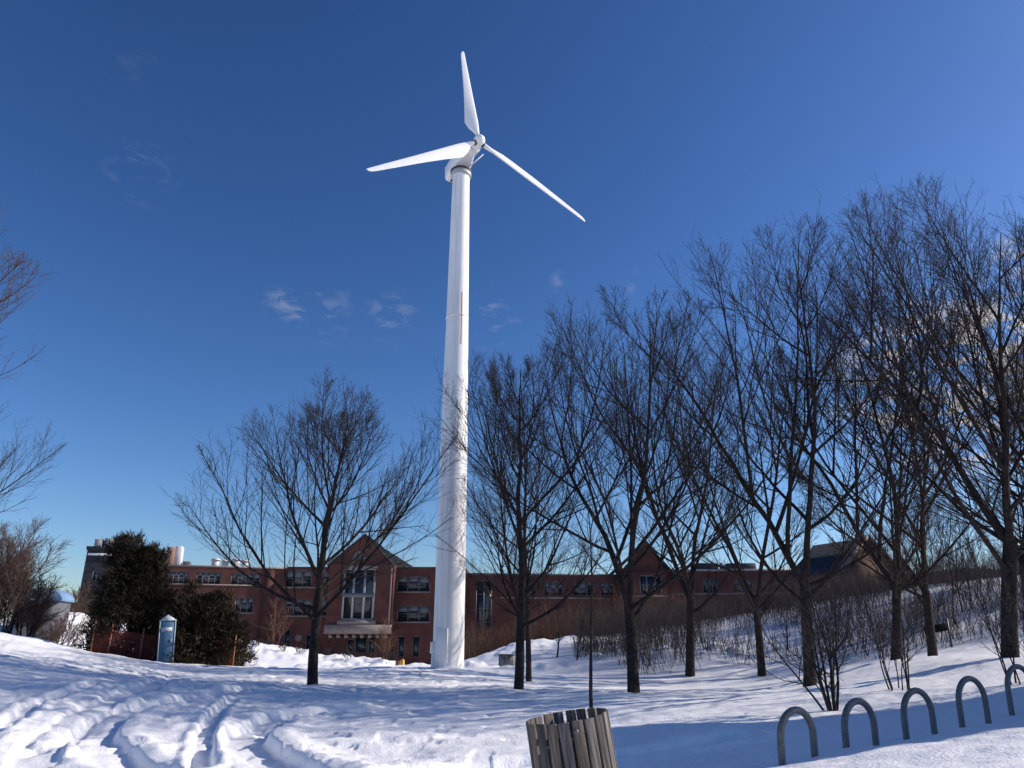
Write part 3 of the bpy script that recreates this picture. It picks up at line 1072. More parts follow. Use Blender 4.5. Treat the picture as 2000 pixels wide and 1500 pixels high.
    pf = [(-.55, .30), (-.3, .37), (.22, .37), (.38, .28), (.48, .14), (.51, .02)]
    for d_, r_ in pf:
        V += [Mn @ Vector((r_ * math.cos(6.28318 * i / kk), d_, r_ * math.sin(6.28318 * i / kk))) for i in range(kk)]
    Q = [(j * kk + i, j * kk + (i + 1) % kk, (j + 1) * kk + (i + 1) % kk, (j + 1) * kk + i) for j in range(len(pf) - 1) for i in range(kk)]
    hb.add(V, Q)
    hb.build('hub', M['turbine'], root, True)
    # pitch collar + blade
    for tv in tips:
        L = tv.length
        e = tv.normalized()
        tg = n.cross(e).normalized()       # counter-clockwise seen from the front
        if tg.dot(Vector((-1, 0, 0))) < 0 and abs(e.z) > .8: tg = tg
        bl = MB(); V = []; ks = 20
        st = [(.05, .15, .15, 0), (.075, .15, .15, 0), (.10, .22, .13, .3), (.14, .38, .11, .8), (.20, .50, .10, 1), (.28, .46, .085, 1), (.36, .41, .075, 1), (.45, .37, .065, 1), (.55, .325, .055, 1), (.65, .285, .047, 1), (.75, .25, .04, 1), (.85, .21, .033, 1), (.93, .18, .027, 1), (.97, .15, .02, 1), (.99, .10, .014, 1), (1.0, .04, .008, 1)]
        for f, hc, ht, af in st:
            be = R(np.interp(f, [0, .2, .5, 1], [24, 20, 8, 2]))
            cd_ = tg * math.cos(be) - n * math.sin(be)
            nn = e.cross(cd_).normalized()
            ctr = hl + e * (L * f)
            for i in range(ks):
                a = 2 * math.pi * i / ks
                c_ = math.cos(a)
                thk = ht * math.sin(a) * (1 - .55 * af * (c_ + 1) / 2)
                V.append(ctr + cd_ * (hc * .92 * c_ + (hc - .15) * .75 * (1 if af else 0)) + nn * thk)
        Q = [(j * ks + i, j * ks + (i + 1) % ks, (j + 1) * ks + (i + 1) % ks, (j + 1) * ks + i) for j in range(len(st) - 1) for i in range(ks)]
        T = [((len(st) - 1) * ks, (len(st) - 1) * ks + i, (len(st) - 1) * ks + i + 1) for i in range(1, ks - 1)]
        bl.add(V, Q, T)
        b = bl.build('blade', M['turbine'], root, True)
        cr = MB(); cr.tube([hl + e * .28, hl + e * (L * .052)], .19, 16)
        cr.build('root_collar', M['dark_metal'], b)
    # thin mast at the nacelle's right side
    ms = MB()
    p0 = lo(at(921, 322, 42.5)); p1 = lo(at(944, 301, 42.5))
    ms.tube([p0 - Vector((.4, 0, .2)), p0, p1], .045, 8)
    ms.build('mast', M['turbine_grey'], root, True)


build_turbine()


# ------------------------------------------------------------------ brick buildings
class Facade:
    """vertical wall plane through two ground points; u along it, d outwards to the camera"""
    def __init__(s, pxa, Ya, pxb, Yb):
        a = at(pxa, 1245, Ya); b = at(pxb, 1245, Yb)
        s.a = Vector((a.x, a.y, 0)); s.dir = Vector((b.x - a.x, b.y - a.y, 0)); s.L = s.dir.length; s.dir.normalize()
        s.n = Vector((s.dir.y, -s.dir.x, 0))
        s.M = Matrix(((s.dir.x, s.n.x, 0, s.a.x), (s.dir.y, s.n.y, 0, s.a.y), (0, 0, 1, 0), (0, 0, 0, 1)))

    def uz(s, px, py, d=0):
        r = Vector(ray(px, py)); o = Vector((0, 0, EYE))
        t = ((s.a + s.n * d) - o).dot(s.n) / r.dot(s.n)
        p = o + r * t
        return (p - s.a).dot(s.dir), p.z


bld = empty('brick_building', (0, 86, -1), 'long red brick building with rows of windows and a gabled entrance bay behind the turbine', 'building')
MI = Matrix.Translation((0, -86, 1))


def LM(F): return MI @ F.M


def wall(F, name, u0, u1, z0, z1, d, openings, m, parent, depth=None, back=10, MM=None):
    """front face with real openings and reveals; sides and top closed"""
    MM = MM or LM(F)
    ops = [(max(u0, a), min(u1, b), c, e) for a, b, c, e in openings if b > u0 and a < u1]
    us = sorted({u0, u1, *[o[0] for o in ops], *[o[1] for o in ops]})
    zs = sorted({z0, z1, *[o[2] for o in ops], *[o[3] for o in ops]})
    b = MB()
    for ua, ub in zip(us[:-1], us[1:]):
        for za, zb in zip(zs[:-1], zs[1:]):
            uc, zc = (ua + ub) / 2, (za + zb) / 2
            if any(o[0] < uc < o[1] and o[2] < zc < o[3] for o in ops): continue
            b.add([MM @ Vector(v) for v in ((ua, d, za), (ub, d, za), (ub, d, zb), (ua, d, zb))], [(0, 1, 2, 3)])
    for o in ops:
        e = d - .22
        for q in (((o[0], d, o[2]), (o[0], e, o[2]), (o[0], e, o[3]), (o[0], d, o[3])), ((o[1], d, o[2]), (o[1], d, o[3]), (o[1], e, o[3]), (o[1], e, o[2])),
                  ((o[0], d, o[3]), (o[0], e, o[3]), (o[1], e, o[3]), (o[1], d, o[3])), ((o[0], d, o[2]), (o[1], d, o[2]), (o[1], e, o[2]), (o[0], e, o[2]))):
            b.add([MM @ Vector(v) for v in q], [(0, 1, 2, 3)])
    D = d - back
    for q in (((u0, d, z0), (u0, d, z1), (u0, D, z1), (u0, D, z0)), ((u1, d, z0), (u1, D, z0), (u1, D, z1), (u1, d, z1)), ((u0, D, z0), (u0, D, z1), (u1, D, z1), (u1, D, z0)),
              ((u0, d, z1), (u1, d, z1), (u1, D, z1), (u0, D, z1))):
        b.add([MM @ Vector(v) for v in q], [(0, 1, 2, 3)])
    return b.build(name, m, parent)


def window(F, o, d, cols, parent, m=None, rows=2, blind=.45, MM=None, name='window', bar=.06):
    MM = MM or LM(F)
    a, b_, c, e = o
    f = MB(); w_ = bar
    y0, y1 = d - .17, d - .09
    f.box(a, b_, y0, y1, c, c + w_, MM); f.box(a, b_, y0, y1, e - w_, e, MM)
    for i in range(cols + 1):
        u = a + (b_ - a) * i / cols
        hw = w_ * .75
        u = min(max(u, a + hw), b_ - hw)
        f.box(u - hw, u + hw, y0 + .003, y1 + .003, c + w_, e - w_, MM)
    for i in range(1, rows):
        z = c + (e - c) * i / rows
        f.box(a + w_, b_ - w_, y0 + .02, y1 - .004, z - .03, z + .03, MM)
    fr = f.build(name, m or M['frame'], parent)
    g = MB(); g.box(a + .01, b_ - .01, d - .21, d - .19, c + .01, e - .01, MM); g.build('pane', M['glass'], fr)
    if blind:
        bl = MB()
        for i in range(cols):
            k = blind * random.uniform(.6, 1.25)
            ua = a + (b_ - a) * i / cols + .08; ub = a + (b_ - a) * (i + 1) / cols - .08
            if ub - ua < .1: continue
            bl.box(ua, ub, d - .187, d - .178, e - (e - c) * k, e - w_, MM)
        bl.build('blind', M['blind'], fr)
    return fr


def pxwin(F, x0, y0, x1, y1, d=0):
    a, zt = F.uz(x0, y0, d); b, _ = F.uz(x1, y0, d)
    _, zb = F.uz((x0 + x1) / 2, y1, d)
    return (a, b, zb, zt)


# --- left wing
FL = Facade(165, 79, 548, 85)
W = []
for (x0, x1) in ((283, 316), (330, 370), (385, 433), (452, 510)):
    W.append((pxwin(FL, x0, 1114 + (x0 - 283) * .03, x1, 1138 + (x0 - 283) * .045), 4))
for (x0, x1) in ((345, 368), (402, 428), (460, 497)):
    W.append((pxwin(FL, x0, 1167, x1, 1196), 3))
u235, zt = FL.uz(232, 1101); _, zt2 = FL.uz(547, 1113); u548 = FL.L + .02
zt = (zt + zt2) / 2
zg = -2.5
wall(FL, 'wall', u235, u548, zg, zt, 0, [w_[0] for w_ in W], M['brick'], bld)
for o, c in W: window(FL, o, 0, c, bld)
tr_ = MB(); tr_.box(u235, u548, -10.1, .06, zt, zt + .16, LM(FL)); tr_.build('parapet_cap', M['stone'], bld)
z_s = W[0][0][2]
sl = MB(); sl.box(u235, FL.uz(520, 1140)[0], 0, .07, z_s - .16, z_s - .02, LM(FL)); sl.build('sill_band', M['stone'], bld)
sl = MB(); sl.box(W[6][0][0] - .2, W[6][0][1] + .2, 0, .07, W[6][0][2] - .14, W[6][0][2] - .01, LM(FL)); sl.build('window_sill', M['stone'], bld)
# pilaster at the joint
pu = FL.uz(527, 1120)[0]
pl = MB(); pl.box(pu - .5, pu + .5, -.5, .25, zg, zt - .1, LM(FL)); pl.build('pilaster', M['brick_dark'], bld)
# tall end block, mostly behind the juniper
ua, za = FL.uz(172, 1074)
ebw = [pxwin(FL, 182, 1110, 200, 1135, .3), pxwin(FL, 210, 1110, 226, 1135, .3)]
eb = wall(FL, 'end_block', ua, u235 - .02, zg, za, .3, ebw, M['slate'], bld)
for o in ebw: window(FL, o, .3, 2, bld)
tt_ = MB(); tt_.box(ua - .1, u235 + .05, -10, .45, za, za + .35, LM(FL)); tt_.build('parapet_cap', M['slate'], bld)
for k, (xa, xb, yt) in enumerate(((185, 200, 1056), (205, 222, 1054))):
    a_, z_ = FL.uz(xa, yt, -2); b2, _ = FL.uz(xb, yt, -2)
    q = MB(); q.box(a_, b2, -4, -2, za + .3, z_ + .2, LM(FL)); q.build('rooftop_unit', M['roofmetal'], bld, bevel=.05)
sb2 = MB(); a_, z_ = FL.uz(172, 1080, .5); b2, _ = FL.uz(228, 1080, .5)
sb2.box(a_, b2, .31, .52, z_ - .2, z_, LM(FL)); sb2.build('snow_ledge', M['snow'], bld)
# sloped plant room roof, ducts and vents
pts = [(228, 1103), (228, 1066), (262, 1069), (312, 1087), (320, 1103)]
pp = [FL.uz(x, y, -2.0) for x, y in pts]
pr = MB(); pr.prism(pp, -7, -2, LM(FL)); pr.build('plant_room', M['roofmetal'], bld)
pm = MB(); a_, z_ = FL.uz(246, 1046, -3); pm.box(a_ - .08, a_ + .08, -3.1, -2.9, zt, z_, LM(FL)); pm.build('flue', M['dark_metal'], bld)


def roof_box(F, xa, xb, yt, yb, d0, d1, m, name='rooftop_unit', par=None):
    a, z1 = F.uz(xa, yt, d1); b, _ = F.uz(xb, yt, d1); _, z0_ = F.uz(xa, yb, d1)
    q = MB(); q.box(a, b, d0, d1, z0_ - .4, z1, LM(F)); return q.build(name, m, par or bld, bevel=.04)


roof_box(FL, 285, 305, 1068, 1102, -5.5, -4, M['duct'])
roof_box(FL, 313, 330, 1080, 1104, -5.5, -3.5, M['shed'])
M['tan'] = mat('duct_shade_tan', (.34, .20, .15), .8)  # shaded left side of the duct, its shade put into the colour
roof_box(FL, 328, 343, 1068, 1104, -4.8, -2.8, M['tan'])  # no unit of its own: box for the duct's shaded left side
roof_box(FL, 344, 357, 1066, 1104, -5.2, -3.0, M['duct'])
roof_box(FL, 357, 372, 1096, 1106, -5, -3.5, M['shed'])
for xc in (422, 461):
    a_, z1 = FL.uz(xc, 1092, -3); _, z0_ = FL.uz(xc, 1112, -3)
    q = MB(); q.cyl(a_, -3, z0_, z1 - .15, .42, k=14, M=LM(FL)); q.cyl(a_, -3, z1 - .15, z1 + .1, .62, .3, k=14, M=LM(FL)); q.build('roof_vent', M['duct'], bld, True)
    q = MB(); q.cyl(a_ + 1.0, -3.4, z0_, z1 - .25, .36, k=14, M=LM(FL)); q.cyl(a_ + 1.0, -3.4, z1 - .25, z1 - .02, .55, .25, k=14, M=LM(FL)); q.build('roof_vent', M['duct'], bld, True)

# --- middle section
FM = Facade(548, 85, 906, 85)
W = []
for (x0, x1, y0, y1, c) in ((557, 610, 1114, 1146, 3), (625, 645, 1114, 1146, 1), (557, 610, 1171, 1202, 3), (625, 645, 1171, 1202, 1),
                            (776, 840, 1126, 1155, 3), (776, 840, 1183, 1214, 3), (556, 568, 1230, 1264, 1), (598, 612, 1240, 1270, 1),
                            (778, 791, 1243, 1283, 1), (806, 820, 1243, 1283, 1)):
    W.append((pxwin(FM, x0, y0, x1, y1), c, y0))
um0 = 0; um1 = FM.L
_, zm = FM.uz(700, 1110)
wall(FM, 'wall', um0, um1, zg, zm, 0, [w_[0] for w_ in W], M['brick'], bld)
for o, c, y0 in W: window(FM, o, 0, c, bld, blind=.42 if y0 < 1225 else 0, rows=2 if y0 < 1225 else 1)
tr_ = MB(); tr_.box(um0, um1, -10.1, .06, zm, zm + .16, LM(FM)); tr_.build('parapet_cap', M['slate'], bld)
for i in (0, 2, 4, 5):
    o = W[i][0]
    o2 = W[i + 1][0][1] if i in (0, 2) else o[1]
    s_ = MB(); s_.box(o[0] - .15, o2 + .15, 0, .08, o[2] - .15, o[2] - .012, LM(FM)); s_.build('window_sill', M['stone'], bld)
# round crest on the wall
cu, cz = FM.uz(583, 1246)
q = MB(); q.cyl(0, 0, 0, .1, .38, k=20, M=LM(FM) @ Matrix.Translation((cu, .0, cz)) @ Matrix.Rotation(R(-90), 4, 'X')); q.build('wall_medallion', M['stone'], bld)
# gable bay stands 1.6 m proud
D1 = 1.6
bw = pxwin(FM, 672, 1110, 735, 1211, D1)
ub0, _ = FM.uz(641, 1150, D1); ub1, _ = FM.uz(768, 1150, D1)
_, zcor = FM.uz(700, 1102, D1); _, zbeam = FM.uz(700, 1239, D1)
gd = [pxwin(FM, 678, 1248, 691, 1276, 0.4), pxwin(FM, 694, 1243, 717, 1276, .4), pxwin(FM, 720, 1243, 734, 1276, .4)]
wall(FM, 'bay_wall', ub0, ub1, zbeam, zcor, D1, [bw], M['brick'], bld, back=3)
wall(FM, 'entrance_wall', ub0 + .4, ub1 - .1, zg, zbeam - .01, .4, gd, M['brick_dark'], bld, back=2)
for g_ in gd: window(FM, g_, .4, 1, bld, blind=0, rows=1, name='entrance_window')
bwin = MB(); a, b_, c, e = bw
window(FM, bw, D1, 3, bld, m=M['frame_white'], rows=1, blind=0, name='bay_window', bar=.16)
tb = MB(); zmid = c + (e - c) * .5
tb.box(a + .1, b_ - .1, D1 - .185, D1 - .06, zmid - .35, zmid + .1, LM(FM)); tb.build('spandrel', M['frame'], bld)
q = MB(); q.box(a - .2, b_ + .2, D1, D1 + .1, e, e + .3, LM(FM)); q.build('window_head', M['stone'], bld)
_, zs1 = FM.uz(700, 1213, D1); _, zs0 = FM.uz(700, 1238, D1)
q = MB(); q.box(a - .3, b_ + .3, D1, D1 + .14, zs0 + .95, c - .02, LM(FM)); q.build('stone_panel', M['stone'], bld)
q = MB(); q.box(ub0 - .05, ub1 + .05, D1, D1 + .22, zs0, zs0 + .93, LM(FM)); q.build('stone_band', M['stone'], bld)
for i in range(8):
    uu = ub0 + .6 + (ub1 - ub0 - 1.2) * i / 7
    q = MB(); q.box(uu - .14, uu + .14, .45, D1 + .1, zs0 - .42, zs0 - .01, LM(FM)); q.build('corbel', M['stone'], bld)
qu = FM.uz(763.5, 1150, D1)[0]
q = MB(); q.box(qu - .1, qu + .06, D1, D1 + .1, zs0 + .94, zcor, LM(FM)); q.build('quoin_strip', M['stone'], bld)  # pale strip drawn for the lit quoin at the bay's corner
# gable with small arched light
gpk = FM.uz(713, 1046, D1); g0 = FM.uz(646, 1103, D1); g1 = FM.uz(764, 1103, D1)
q = MB(); q.prism([(g0[0], zcor), (g1[0], zcor), (gpk[0], gpk[1])], D1 - .3, D1 + .02, LM(FM)); q.build('gable', M['brick'], bld)
ac = FM.uz(702, 1084, D1)
ap = [(ac[0] - .75, ac[1] - .5), (ac[0] + .75, ac[1] - .5)] + [(ac[0] + .75 * math.cos(t), ac[1] - .5 + .95 * math.sin(t)) for t in np.linspace(.25, math.pi - .25, 8)]
q = MB(); q.prism(ap, D1 + .03, D1 + .07, LM(FM)); aw = q.build('arched_window', M['frame_green'] if 'frame_green' in M else M['blind'], bld)
# bay roof: ridge runs back, right slope visible
rk = MB()
P = lambda u, d, z: LM(FM) @ Vector((u, d, z))
ov = .35
gz0 = zcor - .05
back = -9
th = .18
for sgn, ge in ((-1, g0[0]), (1, g1[0])):
    e0 = (ge + sgn * ov, gz0 - .2)
    # thick slab
    v = [P(gpk[0], D1 + .3, gpk[1] + .02), P(gpk[0], back, gpk[1] + .02), P(e0[0], back, e0[1]), P(e0[0], D1 + .3, e0[1])]
    v += [x_ + Vector((0, 0, th)) for x_ in v]
    rk.add(v, [(0, 1, 2, 3), (4, 7, 6, 5), (0, 4, 5, 1), (1, 5, 6, 2), (2, 6, 7, 3), (3, 7, 4, 0)])
rk.build('bay_roof', M['slate'], bld)
# hipped main roof behind the bay, falling to the right
hp = FM.uz(722, 1053, -2.5); hr_ = FM.uz(812, 1108, -.5)
q = MB()
v = [P(hp[0], -2.5, hp[1]), P(hr_[0], -.5, hr_[1] - .1), P(hr_[0], -9, hr_[1] - .1), P(hp[0] - 1, -9, hr_[1]), P(hp[0] - 1, -.5, hr_[1] - .1)]
q.add(v, [], [(0, 1, 2), (0, 2, 3), (0, 3, 4), (0, 4, 1)]); q.build('hip_roof', M['slate'], bld)

# --- right wing beyond the tower
FR = Facade(906, 86, 1215, 88)
zr = FR.uz(1000, 1123)[1]
W = [(pxwin(FR, 930, 1134, 961, 1243), 2)]
for (x0, x1) in ((1015, 1048), (1062, 1100), (1118, 1160), (1172, 1200)):
    W.append((pxwin(FR, x0, 1136, x1, 1163), 3))
for (x0, x1) in ((1150, 1175),):
    W.append((pxwin(FR, x0, 1192, x1, 1222), 2))
u_end = FR.L
wall(FR, 'wall', 0, u_end, zg, zr, 0, [w_[0] for w_ in W], M['brick'], bld)
for i, (o, c) in enumerate(W): window(FR, o, 0, c, bld, rows=4 if i == 0 else 2, blind=0 if i == 0 else .4)
tr_ = MB(); tr_.box(0, u_end, -10.1, .06, zr, zr + .18, LM(FR)); tr_.build('parapet_cap', M['frame'], bld)
ua, za_ = FR.uz(975, 1166); q = MB(); q.box(ua, u_end, 0, .08, za_ - .16, za_, LM(FR)); q.build('sill_band', M['stone'], bld)
ua, za_ = FR.uz(917, 1248); ub_, _ = FR.uz(966, 1248); q = MB(); q.box(ua, ub_, 0, .25, za_ - .2, za_ + .02, LM(FR)); q.build('window_sill', M['stone'], bld)

# --- second gable bay
FG = Facade(1215, 86, 1312, 86)
zg1 = FG.uz(1260, 1118)[1]
gw = pxwin(FG, 1247, 1113, 1292, 1162)
gw = (gw[0], gw[1], gw[2], min(gw[3], zg1 - .3))
gw2 = pxwin(FG, 1258, 1185, 1285, 1212)
wall(FG, 'bay_wall', 0, FG.L, zg, zg1, 0, [gw, gw2], M['brick'], bld, back=6)
window(FG, gw, 0, 3, bld, m=M['frame'], rows=2, blind=0, name='bay_window', bar=.12); window(FG, gw2, 0, 2, bld)
pk = FG.uz(1262, 1062)
q = MB(); q.prism([(0, zg1), (FG.L, zg1), (pk[0], pk[1])], -.3, .02, LM(FG)); q.build('gable', M['brick_dark'], bld)
q = MB(); P = lambda u, d, z: LM(FG) @ Vector((u, d, z))
for sgn, ge in ((-1, 0), (1, FG.L)):
    v = [P(pk[0], .3, pk[1]), P(pk[0], -9, pk[1]), P(ge + sgn * 1.0, -9, zg1 - .5), P(ge + sgn * 1.0, .3, zg1 - .5)]
    v += [x_ + Vector((0, 0, .18)) for x_ in v]
    q.add(v, [(0, 1, 2, 3), (4, 7, 6, 5), (0, 4, 5, 1), (1, 5, 6, 2), (2, 6, 7, 3), (3, 7, 4, 0)])
q.build('bay_roof', M['slate'], bld)
sa = FG.uz(1262, 1163)[1]
q = MB(); q.box(0, FG.L, 0, .08, sa - .15, sa, LM(FG)); q.build('sill_band', M['stone'], bld)

# --- far right wing
FF = Facade(1312, 87, 1600, 86)
zf = FF.uz(1450, 1115)[1]
W = []
for (x0, x1) in ((1330, 1352), (1372, 1400), (1432, 1470), (1518, 1548)):
    W.append((pxwin(FF, x0, 1130, x1, 1158), 3))
wall(FF, 'wall', 0, FF.L, zg, zf, 0, [w_[0] for w_ in W], M['brick'], bld)
for o, c in W: window(FF, o, 0, c, bld)
tr_ = MB(); tr_.box(0, FF.L, -10.1, .08, zf, zf + .22, LM(FF)); tr_.build('parapet_cap', M['frame_white'], bld)
o = W[0][0]; q = MB(); q.box(0, FF.L, 0, .08, o[2] - .18, o[2] - .02, LM(FF)); q.build('sill_band', M['stone'], bld)
roof_box(FF, 1355, 1403, 1100, 1112, -5, -2.5, M['dark_metal']); roof_box(FF, 1420, 1476, 1100, 1113, -5, -2.5, M['dark_metal'])
roof_box(FF, 1406, 1412, 1099, 1112, -3.5, -3, M['frame_white'])

# --- gabled house with slate roof on the hill
hs_ = empty('gabled_house', (30, 70, 0), 'brick house with a dark slate roof, gable to the right, behind the hill', 'building')
MH = Matrix.Translation((-30, -70, 0))
FH = Facade(1562, 80, 1662, 74)
LMH = MH @ FH.M
zE = FH.uz(1600, 1118)[1]; pkL = FH.uz(1585, 1071, -4); pkR = FH.uz(1688, 1051, -4)
wall(FH, 'wall', 0, FH.L, -1, zE, 0, [], M['brick_tan'], hs_, back=8, MM=LMH)
q = MB()
a0, a1 = -.4, FH.L + .3
v = [(a0, .4, zE - .25), (a1, .4, zE - .25), (a1, -4, pkR[1]), (a0, -4, pkR[1]), (a0, -8.4, zE - .25), (a1, -8.4, zE - .25)]
q.add([LMH @ Vector(x_) for x_ in v], [(0, 1, 2, 3), (3, 2, 5, 4)]); q.build('roof', M['slate'], hs_)
q = MB()
g = [LMH @ Vector((FH.L + .02, d_, z_)) for d_, z_ in ((0, -1), (-8, -1), (-8, zE), (-4, pkR[1] - .2), (0, zE))]
g2 = [x_ + (LMH.to_3x3() @ Vector((.25, 0, 0))) for x_ in g]
q.add(g + g2, [(i, (i + 1) % 5, 5 + (i + 1) % 5, 5 + i) for i in range(5)], [(5, 6, 7), (5, 7, 8), (5, 8, 9), (0, 2, 1), (0, 3, 2), (0, 4, 3)])
q.build('gable_wall', M['brick_tan'], hs_)
q = MB()
for d0, z0_, d1, z1 in ((.3, zE - .2, -4, pkR[1] + .05), (-8.3, zE - .2, -4, pkR[1] + .05)):
    c0 = FH.L + .02
    v = [(c0, d0, z0_), (c0 + .5, d0, z0_), (c0 + .5, d1, z1), (c0, d1, z1)]
    v += [(a_, b_, c_ + .25) for a_, b_, c_ in v]
    q.add([LMH @ Vector(x_) for x_ in v], [(0, 3, 2, 1), (4, 5, 6, 7), (0, 1, 5, 4), (1, 2, 6, 5), (2, 3, 7, 6), (3, 0, 4, 7)])
q.build('coping', M['stone'], hs_)
# low brick wall range right of the house
lw = empty('low_brick_building', (45, 72, 0), 'low brown brick range running right from the gabled house along the hilltop', 'building')
ML = Matrix.Translation((-45, -72, 0))
FW = Facade(1790, 72, 1932, 66)
zl = FW.uz(1800, 1110)[1]; zl = min(zl, 9)
wall(FW, 'wall', -3, FW.L, -1, FW.uz(1850, 1117)[1], 0, [pxwin(FW, 1800, 1122, 1820, 1134)], M['brick_tan'], lw, MM=ML @ FW.M, back=6)
window(FW, pxwin(FW, 1800, 1122, 1820, 1134), 0, 3, lw, MM=ML @ FW.M)
q = MB(); q.box(-3.1, FW.L + .1, -6.1, .1, FW.uz(1850, 1117)[1], FW.uz(1850, 1117)[1] + .15, ML @ FW.M); q.build('parapet_cap', M['stone'], lw)

# off to the right: unseen narrow brick block, added to shade the bike racks
st = empty('rack_shade_block', (28, 15.2, gz(28, 15.2)), 'unseen brick block added at the right to shade the bike racks', 'building')
q = MB(); q.box(-5, 5, -2.5, 2.3, -1, 10.3); sw = q.build('wall', M['brick'], st)
q = MB(); q.box(-5.15, 5.15, -2.65, 2.45, 10.3, 10.55); q.build('parapet_cap', M['stone'], st)
for k in range(3):
    q = MB(); q.box(-5.04, -4.98, -.7, .7, 1 + k * 2.3, 2.4 + k * 2.3); q.build('window', M['glass'], st)

# ------------------------------------------------------------------ smaller objects
# wooden slat bin, leaning
bt = at(1106, 1397, 5.35)
HB = 1.12
tilt = R(-8.5)
bin_ = empty('trash_bin', (0, 0, 0), 'round wooden slat trash bin leaning to the left at the bottom of the lawn', 'trash bin')
bin_.rotation_euler = (R(2), tilt, 0)
axis = Matrix.Rotation(tilt, 4, 'Y') @ Vector((0, 0, HB))
bin_.location = bt - axis
NS = 20
RB = .275
mw = M['wood']
for i in range(NS):
    a = 2 * math.pi * (i + .5) / NS
    q = MB()
    hw = .0345
    dz = random.uniform(-.003, .003)
    Ms = Matrix.Rotation(a, 4, 'Z') @ Matrix.Rotation(random.uniform(-.006, .006), 4, 'X')
    q.box(RB - .02, RB, -hw, hw, .04, HB + dz, Ms)
    s_ = q.build('slat', WOODS[(i * 7 + i // 3) % 3], bin_, bevel=.004, seg=2)
for z in (.25, .62, HB - .12):
    q = MB()
    k = 40
    V = []
    for r_, zz in ((RB - .023, z), (RB - .023, z + .04), (RB - .028, z + .04), (RB - .028, z)):
        V += [(r_ * math.cos(6.28318 * i / k), r_ * math.sin(6.28318 * i / k), zz) for i in range(k)]
    q.add(V, [(j * k + i, j * k + (i + 1) % k, ((j + 1) % 4) * k + (i + 1) % k, ((j + 1) % 4) * k + i) for j in range(4) for i in range(k)])
    q.build('hoop', M['dark_metal'], bin_, True)
# bright bolt plate near the rim
am = R(-84)
Mb = Matrix.Rotation(am, 4, 'Z')
q = MB(); q.cyl(0, 0, 0, .012, .016, k=14, M=Mb @ Matrix.Translation((RB + .001, 0, HB - .06)) @ Matrix.Rotation(R(90), 4, 'Y'))
q.build('bolt', M['galv'], bin_)

# bike racks
G_BR = 'hoop bike racks in the snow'
names_ = ['nearest hoop bike rack, leftmost of the row in the shaded snow', 'second hoop bike rack from the left, in front of the fanning shrub',
          'third hoop bike rack from the left, middle of the row', 'fourth hoop bike rack from the left in the shaded snow',
          'farthest hoop bike rack, cut off by the right edge']
for (a, b_, Y, top), lab in zip(RACKS, names_):
    p0 = at(a[0], a[1], Y)
    p1 = at(b_[0], b_[1], Y + .28)
    g0_ = gz(p0.x, p0.y); g1_ = gz(p1.x, p1.y)
    cx, cy = (p0.x + p1.x) / 2, (p0.y + p1.y) / 2
    ztop_ = at((a[0] + b_[0]) / 2, top, (p0.y + p1.y) / 2).z - .037
    dv = Vector((p1.x - p0.x, p1.y - p0.y, 0)); hw = dv.length / 2; dv.normalize()
    zb0 = min(g0_, g1_) - .35
    root = tag(bpy.data.objects.new('bike_rack', None), lab, 'bike rack', G_BR)
    pts = [Vector((-dv.x * hw, -dv.y * hw, 0))]
    zs_ = ztop_ - zb0 - hw
    pts.append(Vector((-dv.x * hw, -dv.y * hw, zs_ * .6)))
    for t in np.linspace(math.pi, 0, 15):
        pts.append(Vector((dv.x * hw * math.cos(t), dv.y * hw * math.cos(t), zs_ + hw * math.sin(t))))
    pts.append(Vector((dv.x * hw, dv.y * hw, zs_ * .6)))
    pts.append(Vector((dv.x * hw, dv.y * hw, 0)))
    pts = [p_ + dv * (.075 * p_.z) for p_ in pts]
    q = MB(); q.tube(pts, .040, 18, refv=(dv.y, -dv.x, 0))
    o = q.build('bike_rack', M['galv'], None, True)
    o.location = (cx - dv.x * .03, cy - dv.y * .03, zb0)
    tag(o, lab, 'bike rack', G_BR)
    bpy.data.objects.remove(root)

# orange red snow fence before the junipers
fa = at(180, 1262, 37.2); fb = at(455, 1300, 38.6)
fe = empty('snow_fence', (fa.x, fa.y, gz(fa.x, fa.y)), 'orange red plastic mesh fence in front of the junipers', 'fence')
def fpt(t, z):
    x = fa.x + (fb.x - fa.x) * t; y = fa.y + (fb.y - fa.y) * t
    return Vector((x - fa.x, y - fa.y, gz(x, y) - gz(fa.x, fa.y) + z))
q = MB(); nseg = 150
for i in range(nseg + 1):
    t = i / nseg
    a_ = fpt(t, -.05); 
    q.box(-.012, .012, -.004, .004, 0, 1.2, Matrix.Translation(a_))
for j in range(13):
    z = .02 + j * .095
    for i in range(30):
        a_ = fpt(i / 30, z); b2 = fpt((i + 1) / 30, z)
        q.add([a_ + Vector((0, -.006, -.019)), b2 + Vector((0, -.006, -.019)), b2 + Vector((0, -.006, .019)), a_ + Vector((0, -.006, .019)),
               a_ + Vector((0, .006, -.019)), b2 + Vector((0, .006, -.019)), b2 + Vector((0, .006, .019)), a_ + Vector((0, .006, .019))],
              [(0, 1, 2, 3), (7, 6, 5, 4), (3, 2, 6, 7), (0, 4, 5, 1)])
q.build('mesh', M['fence'], fe)
for t in (.0, .12, .34, .56, .78, 1.0):
    a_ = fpt(t, -.3)
    q = MB(); q.cyl(0, 0, 0, 1.75, .035, k=8, M=Matrix.Translation(a_ + Vector((0, -.05, 0)))); q.build('post', M['rust'], fe)

